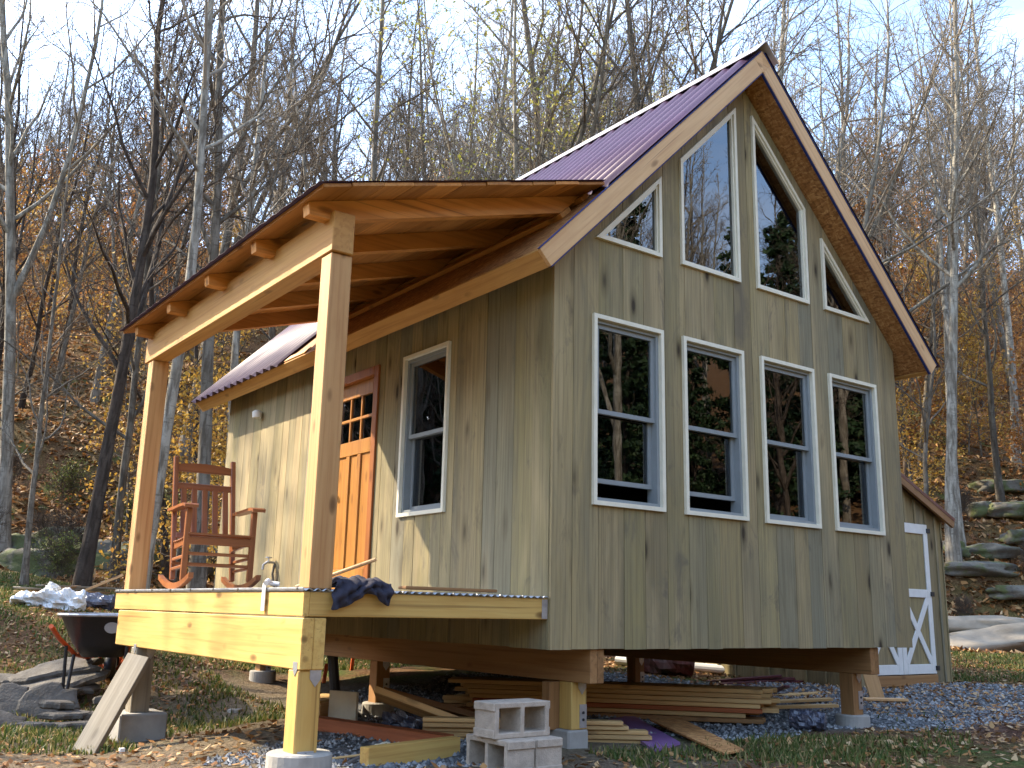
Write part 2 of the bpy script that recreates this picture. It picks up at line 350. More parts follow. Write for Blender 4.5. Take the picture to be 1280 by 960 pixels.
def ground_mat():
    q = NT('forest_floor'); v = q.obj(False); sx = q.n('SeparateXYZ', Vector=v)
    X, Y = sx.outputs[0], sx.outputs[1]
    dx, dy = q.math('SUBTRACT', X, CAM.x), q.math('SUBTRACT', Y, CAM.y)
    D = q.math('ADD', q.math('MULTIPLY', dx, SY), q.math('MULTIPLY', dy, CY)); Rr = q.math('SUBTRACT', q.math('MULTIPLY', dx, CY), q.math('MULTIPLY', dy, SY))
    n1 = q.noise(v, .55, 6, .65); n2 = q.noise(v, 7., 5, .7); n3 = q.noise(v, 26., 4, .7)
    litter = q.ramp(n3, [(.28, (.035, .020, .011)), (.45, (.115, .064, .030)), (.58, (.20, .115, .055)), (.75, (.33, .215, .11))])
    litter = q.mix(q.ramp(n2, [(.4, 0), (.65, .7)]), litter, (.10, .045, .02))
    grass = q.ramp(n3, [(.3, (.03, .045, .010)), (.55, (.085, .105, .026)), (.75, (.17, .16, .05))])
    dirt = q.ramp(n3, [(.3, (.10, .075, .05)), (.7, (.24, .19, .13))])
    gmask = q.math('MULTIPLY', q.ramp(q.noise(v, .8, 5, .6), [(.44, 0), (.58, 1)]), q.ramp(q.math('MULTIPLY', D, .04), [(.70, 1), (.92, .25)]))
    wild = q.ramp(q.math('ABSOLUTE', q.math('MULTIPLY', Rr, .03)), [(.48, 1), (.6, 0)])
    gmask = q.math('MULTIPLY', gmask, wild)
    c = q.mix(gmask, litter, grass)
    # moss on the slope
    moss = q.math('MULTIPLY', q.ramp(q.noise(v, 1.1, 4, .6), [(.58, 0), (.66, .8)]), q.ramp(q.math('MULTIPLY', D, .02), [(.35, 0), (.4, 1)]))
    moss = q.math('MULTIPLY', moss, wild)
    c = q.mix(moss, c, (.10, .12, .03))
    # worn earth round the cabin
    def blob(cx, cy, rx, ry):
        a = q.math('DIVIDE', q.math('SUBTRACT', X, cx), rx); b = q.math('DIVIDE', q.math('SUBTRACT', Y, cy), ry)
        r = q.math('ADD', q.math('MULTIPLY', a, a), q.math('MULTIPLY', b, b))
        return q.ramp(q.math('ADD', r, q.math('MULTIPLY', q.math('SUBTRACT', n1, .5), 1.6)), [(.55, 1), (1.0, 0)])
    e = q.mix(blob(-1.0, 2.5, 4.0, 4.5), (0, 0, 0), (1, 1, 1)); c = q.mix(q.math('MULTIPLY', e, .85), c, dirt)
    gravel = q.ramp(n3, [(.3, (.045, .046, .046)), (.5, (.135, .138, .14)), (.72, (.28, .285, .285))])
    gm = q.math('MAXIMUM', blob(6.0, 1.3, 2.9, 2.0), q.math('MAXIMUM', blob(-.6, .9, 1.3, 1.0), blob(2.6, 2.6, 3.0, 2.8)))
    c = q.mix(gm, c, gravel)
    mul = q.math('MULTIPLY', blob(7.5, -1.3, 3.8, 1.9), .9); c = q.mix(mul, c, q.ramp(n3, [(.3, (.045, .022, .016)), (.6, (.14, .065, .045)), (.8, (.25, .15, .09))]))
    q.set(Base_Color=c, Roughness=.95); q.b.inputs['Specular IOR Level'].default_value = .1
    q.bump(q.math('ADD', n3, n2), .9, .05); return q.m
M_['ground'] = ground_mat()
tag(link(bpy.data.objects.new('ground', arr_mesh('ground', gv, gf, M_['ground'], True))), kind='structure')

# ================================================================== cabin
W, LL, ZD = 4.30, 6.40, .36
XC = W/2
def T(x): return 5.23-abs(x-XC)                       # top of the roof sheathing
cabin = empty('cabin', (XC, LL/2, -.7), 'small grey-board cabin on piers with purple metal roof and timber porch', 'cabin')
def top_gable(s): return T(s)-.215
def rect(a, b, c, d): return [(a, c), (b, c), (b, d), (a, d)]
WX = [.3505+i*.958 for i in range(4)]; WW = .7329; WZ0, WZ1 = 1.0102, 2.4501
low = [rect(x, x+WW, WZ0, WZ1) for x in WX]
tri_l = [(.374, 3.066), (1.083, 3.066), (1.083, 3.775)]
trap_l = [(1.313, 3.066), (2.038, 3.066), (2.038, 4.73), (1.313, 4.005)]
mir = lambda P: [(W-x, z) for x, z in reversed(P)]
trap_r = mir(trap_l); tri_r = mir(tri_l)
g_holes = low+[tri_l, trap_l, trap_r, tri_r]
M_front = Matrix(); M_left = Matrix.Rotation(-math.pi/2, 4, 'Z'); M_left.translation = (0, 0, 0)
M_right = Matrix.Rotation(math.pi/2, 4, 'Z'); M_right.translation = (W, 0, 0)
M_back = Matrix.Rotation(math.pi, 4, 'Z'); M_back.translation = (W, LL, 0)
side_win = rect(-2.0946, -1.3448, 1.018, 2.452)
door_hole = rect(-3.60, -2.555, .30, 2.478)
def interval(poly, a, b):                              # lower/upper edge of a convex polygon over the strip a..b
    def at(x):
        zs = []
        for i in range(len(poly)):
            (x0, z0), (x1, z1) = poly[i], poly[(i+1) % len(poly)]
            if min(x0, x1)-1e-7 <= x <= max(x0, x1)+1e-7:
                if abs(x1-x0) < 1e-7: zs += [z0, z1]
                else: zs.append(z0+(z1-z0)*(x-x0)/(x1-x0))
        return min(zs), max(zs)
    e = (b-a)*1e-4; la, ua = at(a+e); lb, ub = at(b-e); return la, lb, ua, ub
def strip_cells(s0, s1, z0, top, holes, extra=()):
    br = {s0, s1}
    for h in holes:
        for x, _ in h:
            if s0 < x < s1: br.add(x)
    for x in extra:
        if s0 < x < s1: br.add(x)
    br = sorted(br); cells = []
    for a, b in zip(br[:-1], br[1:]):
        if b-a < 1e-4: continue
        md = (a+b)/2; hs = []
        for h in holes:
            if min(p[0] for p in h) < md < max(p[0] for p in h): hs.append(interval(h, a, b))
        hs.sort(key=lambda q: q[0]+q[1]); la = lb = z0; segs = []
        for (ha, hb, ua, ub) in hs: segs.append((la, lb, ha, hb)); la, lb = ua, ub
        segs.append((la, lb, top(a), top(b)))
        cells += [(a, b, *q) for q in segs if not (q[2]-q[0] < .004 and q[3]-q[1] < .004)]
    return cells
def cells_mesh(cells, y0, y1):
    mb = MB(); ix = {}
    def vid(p):
        k = tuple(round(c, 4) for c in p)
        if k not in ix: ix[k] = len(mb.v); mb.v.append(p)
        return ix[k]
    for (a, b, pa, pb, qa, qb) in cells:
        V = [vid(p) for p in ((a, y0, pa), (b, y0, pb), (b, y0, qb), (a, y0, qa), (a, y1, pa), (b, y1, pb), (b, y1, qb), (a, y1, qa))]
        for f in ((0, 1, 2, 3), (5, 4, 7, 6), (4, 0, 3, 7), (1, 5, 6, 2), (3, 2, 6, 7), (4, 5, 1, 0)):
            g = []
            for i in f:
                if V[i] not in g: g.append(V[i])
            if len(g) > 2 and not any(set(g) == set(h) for h in mb.f[-14:]): mb.f.append(tuple(g))
    return mb
def split_cells(cells):
    par = list(range(len(cells)))
    def find(i):
        while par[i] != i: i = par[i]
        return i
    for i, c in enumerate(cells):
        for j, d in enumerate(cells):
            if i < j and (abs(c[1]-d[0]) < 1e-6) and min(c[5], d[4])-max(c[3], d[2]) > .001: par[find(j)] = find(i)
    g = {}
    for i, c in enumerate(cells): g.setdefault(find(i), []).append(c)
    return list(g.values())
def wall(name, length, M, top, holes, lo_s, extra=(), seed=1, corner=0.):
    r = random.Random(seed)
    core = cells_mesh(strip_cells(lo_s, lo_s+length, .02, lambda s: top(s)-.01, holes, extra), .004, .10).build(name, M_['core'], cabin, M)
    x = lo_s-corner
    end = lo_s+length+corner
    while x < end-.01:
        w = r.choice([.165, .19, .215, .235, .25]); b = min(x+w, end)
        if end-b < .09: b = end
        pr = -.020-r.random()*.004
        for cs_ in split_cells(strip_cells(x+.0022, b-.0022, r.uniform(-.004, .004), top, holes, extra)): cells_mesh(cs_, pr, .002).build('siding_board', M_['siding'], core, M)
        x = b
    return core
eave = lambda s: 2.78
wall('gable_wall', W, M_front, top_gable, g_holes, 0, (XC,), 3, .020)
wall('side_wall', LL, M_left, eave, [side_win, door_hole], -LL, (), 8)
wall('side_wall', LL, M_right, eave, [], 0, (), 9)
wall('gable_wall', W, M_back, top_gable, [], 0, (XC,), 10, .020)
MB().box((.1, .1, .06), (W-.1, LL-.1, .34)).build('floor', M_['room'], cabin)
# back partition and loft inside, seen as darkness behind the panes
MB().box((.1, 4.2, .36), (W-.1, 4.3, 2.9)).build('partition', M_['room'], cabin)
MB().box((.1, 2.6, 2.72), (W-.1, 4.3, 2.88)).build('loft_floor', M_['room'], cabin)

def pane(poly, y, parent, M): return MB().add([(x, y, z) for x, z in poly]+[(x, y+.006, z) for x, z in poly],
        [tuple(range(len(poly))), tuple(reversed(range(len(poly), 2*len(poly))))]+[(i, i+len(poly), (i+1) % len(poly)+len(poly), (i+1) % len(poly)) for i in range(len(poly))]).build('pane', M_['glass'], parent, M)
def fixed_window(poly, M=None, label=None):
    M = M or Matrix(); mb = MB(); inn = mb.ring(poly, .030, -.048, .02)
    root = mb.build('window', M_['cream'], cabin, M)
    if label: root['label'] = label
    m2 = MB(); i2 = m2.ring(inset(poly, .0305), .016, -.030, .03); m2.build('stop', M_['cream'], root, M)
    pane(inset(poly, .030+.012), -.006, root, M)
def sash_window(a, b, z0, z1, M, open_=0., label=None):
    poly = rect(a, b, z0, z1); mb = MB(); mb.ring(poly, .032, -.050, .02); root = mb.build('window', M_['cream'], cabin, M)
    if label: root['label'] = label
    p1 = inset(poly, .0325); m2 = MB(); i1 = m2.ring(p1, .026, -.016, .095); m2.build('jamb', M_['vinyl'], root, M)
    (x0, q0), (x1, _), (_, q1), _ = inset(p1, .0265); zm = q0+(q1-q0)*.49
    for nm, lo, hi, yo in (('upper_sash', zm-.018, q1, .006), ('lower_sash', q0+open_, zm+.018+open_, .045)):
        pl = rect(x0, x1, lo, hi); m3 = MB(); m3.ring(pl, .034, yo, yo+.034); s_ = m3.build(nm, M_['vinyl'], root, M)
        pane(inset(pl, .030), yo+.014, s_, M)
for i, x in enumerate(WX): sash_window(x, x+WW, WZ0, WZ1, M_front, (.115, .105, 0, 0)[i])
sash_window(-2.0946, -1.3448, 1.018, 2.452, M_left)
for p in (tri_l, trap_l, trap_r, tri_r): fixed_window(p)

# ------------------------------------------------ door
door = MB(); dx0, dx1 = -3.60, -2.555
for a, b, c, d in ((dx0, dx0+.085, .33, 2.478), (dx1-.085, dx1, .33, 2.478)): door.box((a, -.045, c), (b, .10, d))
door.box((dx0+.085, -.047, 2.395), (dx1-.085, .10, 2.48)).box((dx0+.085, -.05, .33), (dx1-.085, .1, .385))
door = door.build('door', M_['doorframe'], cabin, M_left)
ax0, ax1 = dx0+.085, dx1-.085; lw = ax1-ax0
lf = MB()
st = .105; yo, yi = .010, .055
lf.box((ax0, yo, .385), (ax0+st, yi, 2.395)).box((ax1-st, yo, .385), (ax1, yi, 2.395))
lf.box((ax0+st, yo+.001, 2.25), (ax1-st, yi, 2.395)).box((ax0+st, yo+.001, 1.68), (ax1-st, yi, 1.82)).box((ax0+st, yo+.001, .385), (ax1-st, yi, .60))
iw = lw-2*st
for k in (1, 2): lf.box((ax0+st+iw*k/3-.035, yo+.002, .60), (ax0+st+iw*k/3+.035, yi, 1.68))
leaf_o = lf.build('door_leaf', M_['door'], door, M_left)
for k in range(3): MB().box((ax0+st+iw*k/3+(.036 if k else 0), yo+.018, .601), (ax0+st+iw*(k+1)/3-(.036 if k < 2 else 0), yi-.012, 1.679), .012).build('door_panel', M_['door'], door, M_left)
mt = MB()
for k in (1, 2): mt.box((ax0+st+iw*k/3-.014, yo+.004, 1.82), (ax0+st+iw*k/3+.014, yi-.004, 2.25))
mt.box((ax0+st, yo+.005, 2.02), (ax1-st, yi-.005, 2.05)).build('muntin', M_['door'], door, M_left)
for k in range(3):
    for j in range(2): pane(rect(ax0+st+iw*k/3+.012, ax0+st+iw*(k+1)/3-.012, (1.82, 2.05)[j], (2.02, 2.25)[j]), yo+.02, door, M_left)
MB().lathe([(.0, -.03), (.022, -.03), (.028, -.012), (.022, .005), (.01, .012), (.01, .04)], 12).build('handle', M_['galv'], door, M_left @ Matrix.Translation((ax0+.055, yo-.03, 1.35)) @ Matrix.Rotation(-math.pi/2, 4, 'X'))

# ------------------------------------------------ main roof
roof = empty('roof', (XC, LL/2, 5.0), parent=cabin)
YF, YB = -.28, LL+.34
EX = -.36                                              # eave edge
def slope_board(side, y0, y1, d0, d1, off0, off1, name, mat, c=.003):
    """box lying in the roof slope: d = distance down the slope from the ridge, off = height square to the slope (0 = sheathing top)"""
    s = 1 if side == 'R' else -1
    x = Vector((s, 0, -1)).normalized(); y = Vector((0, s, 0)); z = Vector((s, 0, 1)).normalized()
    M = Matrix((x, y, z)).transposed().to_4x4(); M.translation = (XC, 0, 5.23)
    ya, yb = (y0, y1) if s > 0 else (-y1, -y0)
    return MB().box((d0, ya, off0), (d1, yb, off1), c).build(name, mat, roof, M)
LS = (XC-EX)*math.sqrt(2)
for side in 'LR':
    # sheathing in sheets, front edge behind the rake board
    y = YF+.038
    while y < YB-.04:
        y2 = min(y+1.22, YB-.038)
        slope_board(side, y+.001, y2-.001, .15, LS-.04, -.135, -.004, 'roof_sheet', M_['osb'])
        y = y2
    slope_board(side, YF, YF+.036, 0.152, LS, -.148, .0, 'rake_board', M_['rake'])
    slope_board(side, YB-.036, YB, 0.152, LS, -.148, .0, 'rake_board', M_['rake'])
    slope_board(side, YF+.037, YB-.037, LS-.038, LS, -.15, -.006, 'fascia_board', M_['beam_y'])
    slope_board(side, YF-.006, YF+.02, 0.02, LS+.006, .0015, .009, 'drip_edge', M_['blue'])
    slope_board(side, YF+.004, YF+.03, 0.16, LS-.004, -.158, -.1495, 'drip_edge', M_['blue'])
# mitred heads of the rake boards at the ridge
for yy in (YF, YB-.036):
    for s in (1, -1):
        a = .152/math.sqrt(2); b = .148*math.sqrt(2)
        poly = [(0, 5.23), (s*a, 5.23-a), (s*(a-.148/math.sqrt(2)), 5.23-a-.148/math.sqrt(2)), (0, 5.23-b)]
        poly[2] = (s*max(0.0005, a-.148/math.sqrt(2)), poly[2][1])
        MB().prism(poly, lambda u, v: (XC+u, yy+.0005, v), lambda u, v: (XC+u, yy+.0355, v)).build('rake_head', M_['rake'], roof)
def corrugated(width, length, pitch=.19, amp=.021, n=12, th=.0012):
    """sheet with ribs along local X (length), waves across local Y (width)"""
    k = int(width/pitch*n)+1; V = []; F = []
    for lay in (0, 1):
        for j in range(k+1):
            y = j*width/k; z = amp*math.sin(2*math.pi*y/pitch)-lay*th
            V += [(0, y, z), (length, y, z)]
    o = 2*(k+1)
    for j in range(k):
        F += [(2*j, 2*j+1, 2*j+3, 2*j+2), (o+2*j, o+2*j+2, o+2*j+3, o+2*j+1), (2*j, 2*j+2, o+2*j+2, o+2*j), (2*j+1, o+2*j+1, o+2*j+3, 2*j+3)]
    return V, F
PITCH_R = .19; PW = PITCH_R*5
def roof_panels(side, y0, y1, d0, d1):
    s = 1 if side == 'R' else -1
    x = Vector((s, 0, -1)).normalized(); yv = Vector((0, s, 0)); z = Vector((s, 0, 1)).normalized()
    me = {}
    y = y0; i = 0
    while y < y1-.05:
        w = min(PW, y1-y); key = round(w, 3)
        if key not in me: V, F = corrugated(w, d1-d0); mb = MB().add(V, F); me[key] = mb.mesh('roof_panel', M_['purple'], True)
        M = Matrix((x, yv, z)).transposed().to_4x4()
        base = Vector((XC, y if s > 0 else y+w, 5.23))+x*d0+z*(.026+.0016*(i % 2)); M.translation = base
        link(bpy.data.objects.new('roof_panel', me[key]), roof, M); y += PW; i += 1
PEND = 4.06                                            # back end of the porch roof
rt2 = math.sqrt(2)
roof_panels('L', YF-.01, PEND, .03, (XC-.30)*rt2)
roof_panels('L', PEND+.02, YB+.01, .03, LS+.05)
roof_panels('R', YF-.01, YB+.01, .03, LS+.05)
MB().prism([(-.16, 5.145), (0, 5.305), (.16, 5.145), (.164, 5.149), (.0, 5.313), (-.164, 5.149)], lambda u, v: (XC+u, YF-.05, v), lambda u, v: (XC+u, YB+.05, v)).build('ridge_cap', M_['ridge'], roof)
# membrane and eave strip where the metal starts behind the porch
slope_board('L', PEND-.5, PEND+.0, LS-.12, LS-.02, .002, .012, 'eave_strip', M_['rake'])

# ------------------------------------------------ porch roof
proof = empty('porch_roof', (-1, 2, 2.7), parent=cabin)
PX0, PX1 = -2.0, .285
def pz(x): return 2.722+.298*(x-PX0)                   # underside of the planks
PYF, PYB = -.25, 4.02
ang = math.atan(.298); cs = math.cos(ang)
xs = PX0; k = 0; rp_ = random.Random(4)
while xs < PX1-.02:
    w = rp_.choice([.17, .19, .2, .22]); xe = min(xs+w, PX1)
    if PX1-xe < .06: xe = PX1
    p0 = Vector(((xs+xe)/2, PYB-rp_.uniform(0, .02), pz((xs+xe)/2)+.0125*1.04)); p1 = p0.copy(); p1.y = PYF+rp_.uniform(-.004, .012)
    M = along(p1, p0, Vector((-.298, 0, 1)))
    MB().box((0, -(xe-xs)/2/cs+.0015, -.0125), ((p0-p1).length, (xe-xs)/2/cs-.0015, .0125), .003).build('roof_plank', M_['plank'], proof, M)
    xs = xe
RY = [.075, .93, 1.86, 2.78, 3.70]
for y in RY:
    h = .135
    poly = [(PX0+.035, pz(PX0+.035)-.002), (PX1-.02, pz(PX1-.02)-.002), (PX1-.03, T(PX1-.03)+.03)]
    # where the rafter bottom meets the sleeper on the main roof
    xb = (pz(0)-h-T(0)-.045)/(1-.298)
    poly += [(xb+.10, T(xb+.10)+.045), (xb, pz(xb)-h), (PX0+.21, pz(PX0+.21)-h), (PX0+.045, pz(PX0+.045)-h*.62)]
    MB().prism(poly, lambda u, v: (0, 0, v-2.7) if False else (u, -.045, v-2.7), lambda u, v: (u, .045, v-2.7)).build('rafter', M_['plank'], proof, Matrix.Translation((0, y, 2.7)))
xb = (pz(0)-.135-T(0)-.045)/(1-.298)
board('sleeper', (xb+.02, -.0, T(xb+.02)+.024), (xb+.02, 3.95, T(xb+.02)+.024), .12, .04, M_['plank'], proof, up=(-1, 0, 1))
board('ledger_board', (xb+.17, -.05, T(xb+.17)+.026), (xb+.17, 3.95, T(xb+.17)+.026), .09, .04, M_['plank'], proof, up=(-1, 0, 1))
# metal on the porch roof
y = PYF-.012; pm = {}
xv = Vector((-1, 0, -.298)).normalized(); yv = Vector((0, -1, 0)); zv = Vector((-.298, 0, 1)).normalized(); i = 0
while y < PYB:
    w = min(PW, PYB+.01-y); key = round(w, 3)
    if key not in pm: V, F = corrugated(w, (PX1-PX0)/cs+.03, amp=.003); pm[key] = MB().add(V, F).mesh('roof_panel', M_['purple'], True)
    M = Matrix((xv, yv, zv)).transposed().to_4x4(); M.translation = Vector((PX1, y+w, pz(PX1)))+zv*(.032+.0016*(i % 2))
    link(bpy.data.objects.new('roof_panel', pm[key]), proof, M); y += PW; i += 1
# porch timbers
MB().box((-.005, -.075, -.135), (3.875, .075, .135), .006).build('porch_beam', M_['beam'], cabin, along((-1.737, -.02, 2.565), (-1.737, 3.87, 2.565)))
for y in (.0, 3.63):
    p = board('porch_post', (-1.727, y+.073, ZD-.01), (-1.727, y+.073, 2.428), .146, .146, M_['fir'], cabin, up=(0, 1, 0), c=.006)

# ------------------------------------------------ porch deck
deck = empty('porch_deck', (-.9, 1.9, .2), parent=cabin)
DY1 = 3.90
board('rim_board', (-1.811, DY1, .262), (-1.811, 0.0, .262), .038, .142, M_['treated'], deck)
board('rim_board', (-1.7915, .019, .2615), (-.025, .019, .2665), .038, .140, M_['treated'], deck)
board('rim_board', (-1.7915, DY1-.019, .262), (-.025, DY1-.019, .262), .038, .140, M_['treated'], deck)
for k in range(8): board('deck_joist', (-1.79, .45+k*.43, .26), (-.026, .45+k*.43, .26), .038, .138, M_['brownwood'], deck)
for b in range(2): board('deck_beam', (-1.790+.076*b, DY1-.13, .038), (-1.790+.076*b, -.004+.003*b, .038), .074, .292, M_['treated'], deck, c=.006)
dsh = {}
x = -1.845; i = 0
while x < -.04:
    w = min(.055*11, -.03-x)
    V, F = corrugated(w, DY1+.04, pitch=.055, amp=.007)
    M = Matrix(((0, -1, 0), (1, 0, 0), (0, 0, 1))).to_4x4(); M = Matrix.Translation((x+w, -.02, .345+.0012*(i % 2))) @ M
    MB().add(V, F).build('deck_sheet', M_['galv'], deck, M, True); x += w-.001; i += 1
MB().box((-1.838, .0, .3345), (-1.8315, DY1, .357), .001).build('edge_strip', M_['galv'], deck)
for k in range(9):
    MB().lathe([(.0, -.004), (.011, -.004), (.009, .003), (0, .004)], 8).build('screw', M_['slate'], deck, Matrix.Translation((-1.8405, .08+k*.46, .347)) @ Matrix.Rotation(-math.pi/2, 4, 'Y'))
for k in range(9):
    MB().lathe([(.0, -.004), (.009, -.004), (.007, .003), (0, .004)], 8).build('screw', M_['galv'], deck, Matrix.Translation((-1.55+k*.185, -.0225, .346)) @ Matrix.Rotation(math.pi/2, 4, 'X'))
MB().box((-.075, -.004, .20), (-.028, -.0005, .33), .001).build('joist_hanger', M_['galv'], deck)

# ------------------------------------------------ girders, posts, piers
def pier(name, x, y, r, z1, square=False, mat='concrete', sy=None):
    z0 = hz(x, y)-.15
    if square: return MB().box((x-r, y-(sy or r), z0), (x+r, y+(sy or r), z1), .012).build(name, M_[mat], cabin)
    return MB().lathe([(r*1.02, z0), (r, z1-.01), (r-.012, z1)], 28).build(name, M_[mat], cabin, Matrix.Translation((x, y, 0)), False)
def strap_plate(x, y, z, w, h, parent, ax='y'):
    mb = MB()
    if ax == 'y': mb.box((x-w/2, y-.004, z-h/2), (x+w/2, y-.0005, z+h/2), .0008)
    else: mb.box((x-.004, y-w/2, z-h/2), (x-.0005, y+w/2, z+h/2), .0008)
    s_ = mb.build('metal_plate', M_['galv'], parent)
    for dz in (-.25, .25):
        b_ = MB().lathe([(0, -.005), (.011, -.005), (.011, .001), (0, .001)], 6)
        if ax == 'y': b_.build('bolt', M_['black'], s_, Matrix.Translation((x, y-.004, z+dz*h*.6)) @ Matrix.Rotation(-math.pi/2, 4, 'X'))
        else: b_.build('bolt', M_['black'], s_, Matrix.Translation((x-.004, y, z+dz*h*.6)) @ Matrix.Rotation(math.pi/2, 4, 'Y'))
def arrow_plate(x, y, z, parent, ax='y', s=.035):
    pl = [(-s, s*1.2), (-s, -.2*s), (0, -s*1.5), (s, -.2*s), (s, s*1.2)]
    if ax == 'y': f0 = lambda u, v: (x+u, y-.004, z+v); f1 = lambda u, v: (x+u, y-.0005, z+v)
    else: f0 = lambda u, v: (x-.004, y-u, z+v); f1 = lambda u, v: (x-.0005, y-u, z+v)
    MB().prism(pl, f0, f1).build('metal_plate', M_['galv'], parent)
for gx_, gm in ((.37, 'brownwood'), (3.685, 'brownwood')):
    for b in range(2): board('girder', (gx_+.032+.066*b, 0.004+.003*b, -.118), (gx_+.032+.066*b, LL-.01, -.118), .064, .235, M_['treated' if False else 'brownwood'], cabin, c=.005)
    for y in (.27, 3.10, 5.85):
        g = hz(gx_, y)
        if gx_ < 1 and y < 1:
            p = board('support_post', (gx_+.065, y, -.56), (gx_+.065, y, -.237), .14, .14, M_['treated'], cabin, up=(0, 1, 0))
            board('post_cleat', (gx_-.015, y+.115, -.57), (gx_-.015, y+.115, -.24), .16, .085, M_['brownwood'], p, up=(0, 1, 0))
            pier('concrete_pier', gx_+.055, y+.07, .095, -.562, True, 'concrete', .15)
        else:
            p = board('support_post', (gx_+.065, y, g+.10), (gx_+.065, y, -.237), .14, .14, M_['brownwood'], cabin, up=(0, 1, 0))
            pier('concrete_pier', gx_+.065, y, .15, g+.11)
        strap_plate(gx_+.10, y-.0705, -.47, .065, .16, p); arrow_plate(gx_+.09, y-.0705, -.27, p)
    for k in range(14): pass
for k in range(12): board('floor_joist', (.12, .30+k*.52, -.0+.055), (W-.12, .30+k*.52, .055), .04, .09, M_['core'], cabin)
# under the porch
p = board('support_post', (-1.752, .085, -.585), (-1.752, .085, -.11), .145, .145, M_['treated'], cabin, up=(0, 1, 0), c=.006)
arrow_plate(-1.72, .012, -.15, p); arrow_plate(-1.8245, .06, -.10, p, 'x', .03)
strap_plate(-1.752, .012, -.575, .10, .05, p)
pier('concrete_pier', -1.752, .085, .185, -.56)
p = board('support_post', (-1.752, 3.20, -.70), (-1.752, 3.20, -.11), .15, .15, M_['greywood'], cabin, up=(0, 1, 0), c=.006)
arrow_plate(-1.71, 3.124, -.15, p); arrow_plate(-1.827, 3.17, -.12, p, 'x', .03)
pier('concrete_pier', -1.74, 3.22, .19, -.62, True, 'concrete', .20)
# outdoor tap on the side wall
tp = MB().tube([(-.02, 4.695, .70), (-.10, 4.695, .70), (-.14, 4.695, .67), (-.145, 4.695, .62)], .014, 8).tube([(-.085, 4.695, .70), (-.085, 4.695, .745)], .008, 6).lathe([(0, -.006), (.035, -.006), (.035, .006), (0, .006)], 10, (-.085, 4.695, .75))
tp.build('tap', M_['galv'], cabin)
MB().tube([(-.03, 4.66, .68), (-.06, 4.63, .58), (-.05, 4.60, .46), (-.03, 4.58, .38)], .012, 6).build('tap_pipe', M_['slate'], cabin)
MB().lathe([(0.01, 0), (.05, .005), (.055, .07), (.03, .09), (0, .09)], 14).build('porch_light', M_['white'], cabin, Matrix.Translation((-.09, 5.35, 2.36)))

# ================================================================== shed
M_['hinge'] = M_['black']
SHX1, SHY, SHW = 8.44, 2.0, 2.26
SHX0 = SHX1-SHW; shz = hz(7.6, 2.4)-.02; SHC = (SHX0+SHX1)/2
shed = empty('shed', (SHC, SHY+1.2, shz), 'small grey board-and-batten shed with white-trimmed double doors behind the cabin', 'shed')
def she(x): return 1.60+(.5*SHW-abs(x-SHC))*.42
mb = MB(); pl = [(SHX0, shz-.05), (SHX1, shz-.05), (SHX1, she(SHX1)), (SHC, she(SHC)), (SHX0, she(SHX0))]
mb.prism(pl, lambda u, v: (u, SHY+.02, v), lambda u, v: (u, SHY+2.6, v)).build('wall', M_['core'], shed)
DX0, DX1, DZ0, DZ1 = 6.55, 8.06, shz+.14, 1.50
x = SHX0; ks = 0
while x < SHX1-.01:
    b = min(x+.235, SHX1); hs = [rect(DX0, DX1, shz-.2, DZ1)]
    for cs_ in split_cells(strip_cells(x+.001, b-.001, shz, she, hs, (SHC,))): cells_mesh(cs_, SHY, SHY+.019).build('siding_board', M_['shed'], shed)
    if not (DX0 < b < DX1): MB().box((b-.022, SHY-.018, shz+.002), (b+.02 if b < SHX1 else b, SHY-.0005, she(b)-.03), .003).build('batten', M_['shed'], shed)
    else: MB().box((b-.022, SHY-.018, DZ1+.002), (b+.02, SHY-.0005, she(b)-.03), .003).build('batten', M_['shed'], shed)
    x = b
for k in range(9):
    ya = SHY+.02+k*.285; MB().box((SHX1, ya, shz), (SHX1+.02, ya+.28, she(SHX1)), .003).build('siding_board', M_['shed'], shed)
    MB().box((SHX0-.02, ya, shz), (SHX0, ya+.28, she(SHX0)), .003).build('siding_board', M_['shed'], shed)
    MB().box((SHX0-.04, ya+.265, shz), (SHX0-.0205, ya+.30, she(SHX0)-.02), .003).build('batten', M_['shed'], shed)
for s in (-1, 1):
    p0 = Vector((SHC, SHY-.14, she(SHC)+.03)); p1 = Vector((SHC+s*(SHW/2+.14), SHY-.14, she(SHC+s*(SHW/2+.14))+.03))
    d = (p1-p0); n_ = Vector((s*.42, 0, 1)).normalized()
    M = along(p0, p1, n_); ln = d.length
    ys = (0, 2.9) if s < 0 else (0, 2.9)
    yy = sorted([(M.inverted() @ (p0+Vector((0, 0, 0)))).y, (M.inverted() @ (p0+Vector((0, 2.9, 0)))).y])
    MB().box((0, yy[0], .0), (ln, yy[1], .05), .004).build('roof', M_['brownroof'], shed, M)
    off = .004 if True else 0
    M2 = along(p0+Vector((0, .022, -.055)), p1+Vector((0, .022, -.055)), n_)
    MB().box((0, -.02, -.04), (ln-.02, .02, .05), .003).build('fascia_board', M_['brownwood'], shed, M2)
dm = (DX0+DX1)/2
